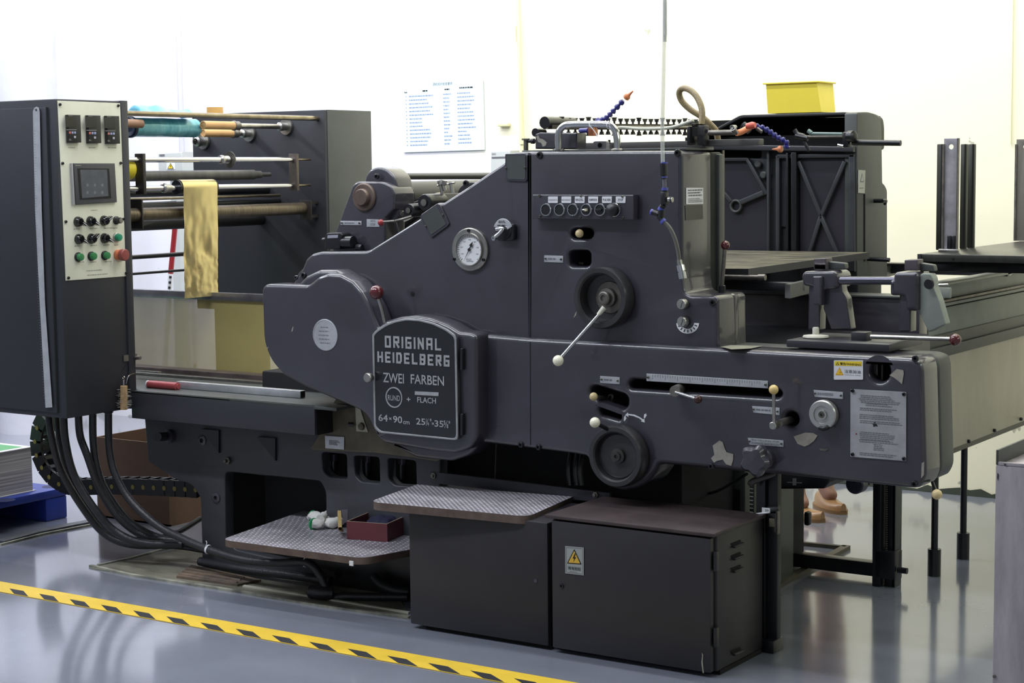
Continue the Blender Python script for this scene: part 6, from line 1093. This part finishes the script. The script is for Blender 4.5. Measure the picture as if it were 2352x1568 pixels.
# articulated blue hoses
def loc(name, pts, Y_, noz, lab, r=.0095, seg=.0155, base=None):
    t = thing(name, lab, 'hose', P(*pts[0], Y=Y_)); P3 = [P(x, y, Y=Y_) for x, y in pts]; q = []
    for i in range(len(P3)-1):
        p0 = P3[max(i-1, 0)]; p1 = P3[i]; p2 = P3[i+1]; p3 = P3[min(i+2, len(P3)-1)]
        for k in range(12): s = k/12; q.append(.5*((2*p1)+(p2-p0)*s+(2*p0-5*p1+4*p2-p3)*s*s+(3*p1-p0-3*p2+p3)*s**3))
    q.append(P3[-1]); nodes = [q[0]]; acc = 0; last = q[0]
    for a in q[1:]:
        acc += (a-last).length; last = a
        if acc >= seg: nodes.append(a); acc = 0
    b = B()
    for a, c in zip(nodes, nodes[1:]): L = (c-a).length; b.lathe(a, c-a, [(r*.5, 0), (r*.5, L*.28), (r, L*.4), (r, L*.72), (r*.6, L)], BLUEP, 14)
    b.build('blue_links', t)
    a, c = P(*noz[0], Y=Y_), P(*noz[1], Y=Y_); L = (c-a).length; b = B(); b.lathe(a, c-a, [(r*.8, 0), (r*1.15, L*.08), (r*1.15, L*.3), (r*.55, L*.5), (r*.2, L), (.0001, L)], ORANGE, 16); b.build('nozzle', t, 'orange nozzle')
    if base:
        for (x0, y0, x1, y1) in base: b = B(); b.box(P(x0, y0, Y=Y_-.012), P(x1, y1, Y=Y_+.012), ORANGE, .003); b.build('base_block', t, 'orange base block')
    return t
h1_ = loc('coolant_hose', [(1332, 300), (1352, 299)], 4.97, ((1346, 300), (1356, 300)), 'short blue stub hose', base=None) if False else None
t1 = loc('articulated_hose', [(1368, 277), (1382, 276), (1394, 270), (1404, 260), (1438, 224)], 5.0, ((1436, 226), (1454, 209)), 'blue jointed hose with orange nozzle rising above the grab handle')
b = B(); b.box(P(1350, 291, Y=4.95), P(1374, 312, Y=4.98), ORANGE, .003); b.build('base_block', t1, 'orange base block'); b = B(); b.tube([P(1333, 300, Y=4.99), P(1352, 299, Y=4.97)], .008, BLUEP); b.build('base_stub', t1); b = B(); b.tube([P(1372, 292, Y=4.965), P(1380, 284, Y=4.98), P(1372, 277, Y=5.0)], .007, BLUEP); b.build('elbow', t1)
for x in (1358, 1398): b = B(); c = P(x, 287, Y=4.935); b.lathe(c, (1, 0, 0), [(.0125, -.0015), (.0135, 0), (.0125, .0015)], WHITE, 20, cap=False); b.tube([c+Vector((0, -.013, 0)), P(x+8, 302, Y=4.925), P(x+14, 314, Y=4.925)], .0015, WHITE, 6) if x < 1370 else None; tag(b.build('cable_tie'), 'white cable tie round the %s of the chrome grab handle' % ('left middle' if x < 1370 else 'right bend'), 'cable tie')
t2 = loc('articulated_hose', [(1722, 290), (1740, 290), (1762, 298), (1776, 308), (1790, 318), (1804, 324), (1810, 332), (1806, 341), (1797, 343)], 5.2, ((1797, 342), (1774, 343)), 'blue jointed hose curling down in front of the black hood')
b = B(); b.tube([P(1692, 305, Y=5.15), P(1702, 303, Y=5.17), P(1722, 292, Y=5.2)], .010, ORANGE, 14); b.lathe(P(1728, 288, Y=5.16), (1, 0, .1), [(.009, -.02), (.012, .0), (.009, .01)], mat('salmon_plastic', 'd9634f', .4), 14); b.build('base_block', t2, 'orange base joint'); b = B(); b.cyl(P(1706, 287, Y=5.22), P(1722, 300, Y=5.22), .013, BLKPL); b.cyl(P(1739, 295, Y=5.19), P(1750, 303, Y=5.19), .006, DSTEEL); b.build('holder', t2)
# brown hose loop
b = B(); BH = mat('olive_braided_hose', '8a7a58', .4, bump=.2, bs=200, var=.12, vs_=30)
b.tube([P(x, y, Y=5.04+k*.008) for k, (x, y) in enumerate([(1611, 286), (1613, 262), (1609, 240), (1598, 219), (1583, 206), (1568, 203), (1560, 213), (1566, 232), (1585, 251), (1610, 267), (1630, 284), (1645, 302), (1650, 330)])], .0098, BH, 14); tag(b.build('looped_hose'), 'olive brown hose making a loop above the black clamp block', 'hose')
# clear air line and its fittings
YA = 4.78; t = thing('air_line', 'clear vertical air line with black push fittings hanging from above', 'air hose', P(1568, 640, Y=YA))
CL = mat('clear_tube', 'd3d6cf', .12, alpha=.42)
b = B(); b.tube([Vector((P(1527, -60, Y=YA).x, YA, 4.6)), P(1527, -60, Y=YA), P(1527, 0, Y=YA), P(1524, 180, Y=YA), P(1521.5, 290, Y=YA), P(1522.5, 378, Y=YA)], .0062, CL, 12); b.build('clear_tube', t)
BLR = mat('blue_collar', '4a4fa0', .4)
def fit(b, x0, y0, x1, y1, r, m, Y_=YA, prof=None): a, c = P(x0, y0, Y=Y_), P(x1, y1, Y=Y_); b.lathe(a, c-a, [(r, 0), (r, (c-a).length)], m, 16)
b = B(); fit(b, 1524, 375, 1525, 403, .0115, BLKPL); fit(b, 1525, 403, 1525.5, 410, .009, BLKPL); fit(b, 1526, 372, 1526, 376, .010, BLR); fit(b, 1526, 405, 1526, 408, .0095, BLR); b.build('push_fitting', t)
b = B(); fit(b, 1526, 408, 1526.5, 434, .0062, mat('grey_tube', '5c5c66', .4)); b.build('tube_piece', t)
b = B(); fit(b, 1527, 431, 1527, 437, .010, BLR); b.box(P(1516, 440, Y=YA-.012), P(1537, 470, Y=YA+.012), BLKPL, .004); fit(b, 1527, 436, 1527, 442, .009, BLKPL); fit(b, 1535, 458, 1545, 458.5, .008, STEEL); fit(b, 1541, 458.3, 1543, 458.3, .0095, BLKPL); fit(b, 1524, 470, 1519, 478, .009, BLKPL); fit(b, 1520, 477, 1517, 483, .010, BLR); b.build('valve', t, 'small black valve')
b = B(); fit(b, 1519, 482, 1518, 499, .010, BLKPL); fit(b, 1513, 492, 1499, 487, .008, BLKPL); fit(b, 1499, 488, 1495, 486, .0095, BLR); fit(b, 1514, 496, 1524, 509, .009, BLKPL); fit(b, 1521, 506, 1525, 511, .0102, BLR); b.build('branch_fitting', t)
b = B(); b.tube([P(x, y, Y=YA+.0006*(y-508)) for x, y in ((1524, 509), (1538, 523), (1550, 548), (1557, 575), (1560, 598))], .0062, mat('smoky_tube', '6f6d68', .3), 12); b.build('smoky_tube', t)
b = B(); yy_ = YA+.05; fit(b, 1560, 597, 1562, 609, .009, STEEL, yy_); fit(b, 1562, 609, 1565, 622, .0135, CHROME, yy_); fit(b, 1565, 622, 1565.5, 625, .011, CHROME, yy_); fit(b, 1565.5, 625, 1568, 640, .0135, CHROME, yy_); b.build('quick_coupling', t, 'chrome quick coupling')
# ================================================================== pile board with upright guides at the right
TZ = P(2108, 583, Y=6.07).z; tx = P(2108, 583, Y=6.07).x
t = thing('pile_board', 'dark steel pile board overhanging the side rails at the right', 'board', (tx+.5, 6.5, TZ-.03))
b = B(); yb5 = P(2290, 553, Z=TZ).y; b.box((tx, 6.07, TZ-.026), (tx+.85, yb5, TZ), mat('oily_board', '4a4a47', .3, .5, col2='3a3a38', vs_=4, stretch=(3, 1, 1)), .002); b.box((tx, 6.066, TZ-.0265), (tx+.012, 6.07, TZ), PAINT); b.build('board', t)
b = B(); b.box((tx+.01, 6.09, TZ-.036), (tx+.85, yb5-.02, TZ-.0265), HOLE); b.build('under_frame', t)
for yy in (6.3, 6.8): b = B(); b.box((tx-.03, yy, TZ-.075), (tx+.8, yy+.05, TZ-.036), BLACK, .003); b.build('support_arm', t)
b = B(); b.lathe(P(2188, 594, Y=6.068), (0,-1,0), [(.005, 0), (.0001, .001)], HOLE, 12); b.build('screw_hole', t)
def upright(x0, x1, yt, ybt, m, lab, th=.02, name='upright_bar', hole=True, deepx=0):
    g = P((x0+x1)/2, ybt, Z=TZ); pl = Pl('Y', g.y)
    b = B(); w0 = pl.uv(x0, ybt)[0]; w1 = pl.uv(x1, ybt)[0]; zt_ = pl.uv(x0, yt)[1]
    if hole:
        hc = ((w0+w1)/2, zt_-.03); b.ext(pl, [(w0, TZ), (w1, TZ), (w1, zt_), (w0, zt_)], -th, 0, m, .001, holes=[[(hc[0]+.009*math.cos(2*PI*k/16), hc[1]+.009*math.sin(2*PI*k/16)) for k in range(16)]], uv=True)
        b.box((w1-.001, g.y-.012, TZ), (w1+.004, g.y+th, zt_), DSTEEL); b.box((w0-.004, g.y-.006, TZ), (w0+.004, g.y+th, zt_-.02), DSTEEL)
    else: b.box((w0, g.y, TZ), (w1, g.y+.022, zt_), m, .003); b.box((w1-.007, g.y-.003, TZ), (w1-.002, g.y, zt_), HOLE)
    o = b.build(name); tag(o, lab, 'upright guide'); return g, w0, w1
g, w0, w1 = upright(2165, 2198, 318, 579, mat('grey_steel_plate', 'aeacb2', .35, .25, col2='8b898f', vs_=10), 'broad grey steel upright plate with a round hole at its top', .004, 'guide_plate')
b = B(); b.box((w0+.02, g.y-.012, TZ), (w0+.034, g.y-.002, TZ+.06), BLACK, .002); b.box((w0+.037, g.y-.012, TZ), (w0+.05, g.y-.002, TZ+.06), BLACK, .002); b.box((w0-.01, g.y-.02, TZ), (w1+.01, g.y-.002, TZ+.012), STEEL, .003); b.build('clamp_foot', t)
DGP = mat('dark_green_grey', '34362f', .5)
upright(2149, 2164, 331, 574, DGP, 'dark square post left of the grey guide plate', .02, 'upright_post', False); upright(2203, 2217, 331, 571, DGP, 'dark square post just right of the grey guide plate', .02, 'upright_post', False); upright(2220, 2235, 331, 569, DGP, 'dark square post furthest right of the three', .02, 'upright_post', False)
upright(2331, 2372, 320, 553, mat('brown_grey_plate', '6e6a63', .5, .3), 'brown grey upright plate with a hole at the right frame edge', .004, 'guide_plate')
# ================================================================== stainless cabinet at the right edge
YS = 4.0; t = thing('steel_cabinet', 'scratched stainless steel cabinet cut off by the right edge', 'cabinet', (-.9, 4.3, 0))
SS = mat('scratched_stainless', 'beb6b8', .4, .25, col2='9c9497', vs_=5, bump=.05, bs=6, stretch=(3, 3, .6))
sx0 = P(2283, 1300, Y=YS).x; sz = P(2292, 1068, Y=YS).z
b = B(); b.box((sx0, YS, .0), (sx0+.9, YS+.7, sz), SS, .003); b.build('body', t)
b = B(); yk = YS+.62; b.box((sx0, YS+.002, sz), (sx0+.006, yk, sz+.035), PAINTG, .001); b.box((sx0+.006, YS, sz), (sx0+.9, YS+.006, sz+.008), SS, .001); b.build('side_rim', t)
b = B(); b.box((sx0+.05, YS+.05, sz), (sx0+.5, YS+.12, sz+.012), mat('white_scrap', 'c9c9c4', .6), .003); b.build('white_strip', t)
for q in ((2279, 1563-8),): b = B(); b.lathe(P(2284, 1553, Y=YS), (0,-1,0), [(.004, 0), (.004, .002), (.0001, .003)], DSTEEL, 10); b.build('rivet', t)
SK2 = mat('chipped_mark', '3b3234', .7)
for pts in ([(2305, 1064), (2312, 1066), (2309, 1069), (2315, 1072), (2308, 1070)], [(2291, 1085), (2294, 1090), (2292, 1104), (2290, 1096)]): b = B(); b.ext(Pl('Y', YS-.0005), pts, 0, .0003, SK2); b.build('chip', t)
# ================================================================== person standing behind the press (only the feet and shins show)
def skin_person(px_, py_):
    g = P(px_, py_, Z=0); t = thing('person', 'person in tan flat shoes standing behind the press', 'person', g)
    SKN = mat('skin', 'a07a68', .5, var=.05); BEI = mat('beige_leggings', 'b08a74', .7); TSH = mat('tan_shoe_leather', '9a7650', .3, var=.1, vs_=12); SHT_ = mat('grey_work_shirt', '55565e', .8); HR = mat('dark_hair', '17130f', .6)
    def skinned(name, V, E_, R, m, lv=2):
        me = bpy.data.meshes.new(name); me.from_pydata([tuple(v) for v in V], E_, []); o = bpy.data.objects.new(name, me); C.objects.link(o); o.parent = t; o.location = (0, 0, 0); me.materials.append(m)
        sk = o.modifiers.new('skin', 'SKIN'); 
        for i, r in enumerate(R): me.skin_vertices[0].data[i].radius = (r if isinstance(r, tuple) else (r, r))
        me.skin_vertices[0].data[0].use_root = True; sk.use_smooth_shade = True; s2 = o.modifiers.new('sub', 'SUBSURF'); s2.levels = lv; s2.render_levels = lv; return o
    # local frame: person faces the press and looks down, weight on the left foot, right heel raised
    V = [(0,0,.90), (.0,0,1.08), (0,0,1.26), (0,-.01,1.38), (0,-.02,1.46), (0,-.045,1.55), (0,-.05,1.62),
         (-.09,0,.86), (-.10,-.02,.48), (-.10,0,.10), (-.10,-.07,.045),
         (.09,.02,.86), (.11,.03,.50), (.12,.10,.10), (.12,.03,.045),
         (-.16,0,1.36), (-.20,-.03,1.10), (-.12,-.16,.99), (-.05,-.20,.99), (.16,0,1.36), (.20,-.03,1.10), (.12,-.16,.99), (.05,-.20,.99)]
    Ed = [(0,1),(1,2),(2,3),(3,4),(4,5),(5,6),(0,7),(7,8),(8,9),(9,10),(0,11),(11,12),(12,13),(13,14),(3,15),(15,16),(16,17),(17,18),(3,19),(19,20),(20,21),(21,22)]
    R = [(.14,.10), (.125,.09), (.14,.10), (.11,.07), .05, (.075,.09), (.07,.085), (.085,.085), .058, (.036,.042), (.034,.025), .085, .058, (.036,.042), (.032,.028), .05, .042, .033, .026, .05, .042, .033, .026]
    skinned('body', V, Ed, R, SKN)
    # leggings, shirt, hair
    skinned('trousers', [(0,0,.92), (-.09,0,.84), (-.10,-.02,.48), (-.10,0,.2), (.09,.02,.84), (.11,.03,.50), (.118,.09,.22)], [(0,1),(1,2),(2,3),(0,4),(4,5),(5,6)], [(.15,.11), .094, .066, .05, .094, .066, .05], BEI)
    skinned('shirt', [(0,0,.95), (0,0,1.08), (0,0,1.26), (0,-.01,1.39), (-.165,0,1.355), (-.20,-.03,1.12), (.165,0,1.355), (.20,-.03,1.12)], [(0,1),(1,2),(2,3),(3,4),(4,5),(3,6),(6,7)], [(.155,.115), (.14,.10), (.155,.11), (.10,.07), .06, .052, .06, .052], SHT_)
    skinned('hair', [(0,-.02,1.60), (0,-.03,1.67), (0,.02,1.52)], [(0,1),(0,2)], [(.085,.10), (.06,.07), (.06,.05)], HR)
    # face, fingers
    b = B()
    for s in (-1, 1):
        for k in range(5):
            L = (.03, .07, .078, .072, .058)[k]; a = Vector((s*.05, -.205, .975+.016*k-.03)); 
            if k == 0: a = Vector((s*.06, -.21, 1.01))
            b.tube([a, a+Vector((-s*L*.55, -.012, -.003)), a+Vector((-s*L*.9, -.004, -.008))], .0088, SKN, 8, 3)
    b.ball((-.028, -.135, 1.60), .010, WHITE, 10); b.ball((.028, -.135, 1.60), .010, WHITE, 10); b.lathe((0, -.135, 1.56), (0,-1,0), [(.014, 0), (.008, .022), (.0001, .026)], SKN, 10); b.box((-.02, -.135, 1.525), (.02, -.128, 1.532), REDB); 
    o = b.build('face_and_hands', None); o.parent = t; o.location = (0, 0, 0)
    # shoes
    def shoe(cx_, cy_, rz, pitch, zoff):
        b = B(); n = 18; L = .245
        secs = []
        for i in range(n+1):
            s = i/n; wd = .040*math.sin(min(1, s*3.2+.25)*PI/2)*(1-.25*s if s < .9 else 1) * (1.05 if s < .5 else 1); wd = .046*(max(.02, math.sin(PI*min(max(s*.98+.02, 0), .99)))**.45); hh = .030+.035*math.exp(-((s-.78)/.25)**2)+.006*(1-s)
            secs.append((s, wd, hh))
        vs_ = []; m2 = 14
        for (s, wd, hh) in secs:
            for k in range(m2):
                a = PI*k/(m2-1); vs_.append(Vector((wd*math.cos(a), -L/2+L*s, max(.008, .012+hh*max(0, math.sin(a))**.7))))
        fs = [[i*m2+k, i*m2+k+1, (i+1)*m2+k+1, (i+1)*m2+k] for i in range(n) for k in range(m2-1)]+[list(range(m2)), [n*m2+k for k in range(m2)]]
        R3 = Matrix.Rotation(rz, 3, 'Z') @ Matrix.Rotation(pitch, 3, 'X'); off = Vector((cx_, cy_, zoff))
        b.add([R3 @ v+off for v in vs_], fs, TSH)
        so = []; 
        for (s, wd, hh) in secs: so += [Vector((-wd*1.1-.002, -L/2+L*s*1.02, 0)), Vector((wd*1.1+.002, -L/2+L*s*1.02, 0)), Vector((wd*1.12+.002, -L/2+L*s*1.02, .016)), Vector((-wd*1.12-.002, -L/2+L*s*1.02, .016))]
        b.add([R3 @ v+off for v in so], [[i*4+k, i*4+(k+1) % 4, (i+1)*4+(k+1) % 4, (i+1)*4+k] for i in range(n) for k in range(4)]+[[0,1,2,3],[n*4, n*4+1, n*4+2, n*4+3]], mat('tan_sole', '86663f', .5))
        o = b.build('shoe', None); o.parent = t; o.location = (0, 0, 0)
    shoe(-.10, -.045, .15, 0, 0); shoe(.12, .055, -.15, 0, 0)
    t.location = g; t.rotation_euler = (0, 0, math.radians(60)); return t
skin_person(1872, 1181)
# ------------------------------------------------------------------ origins of one-mesh things at their foot
for o in list(C.objects):
    if o.type == 'MESH' and o.parent is None and 'kind' not in o:
        vs_ = [v.co for v in o.data.vertices]
        if not vs_: continue
        mn = Vector((min(v.x for v in vs_), min(v.y for v in vs_), min(v.z for v in vs_))); mxx = Vector((max(v.x for v in vs_), max(v.y for v in vs_), 0)); c = Vector(((mn.x+mxx.x)/2, (mn.y+mxx.y)/2, mn.z))
        o.data.transform(Matrix.Translation(-c)); o.location = c
        for ch in o.children: ch.location = ch.location-c
for o in C.objects:
    if '_b' in o: del o['_b']
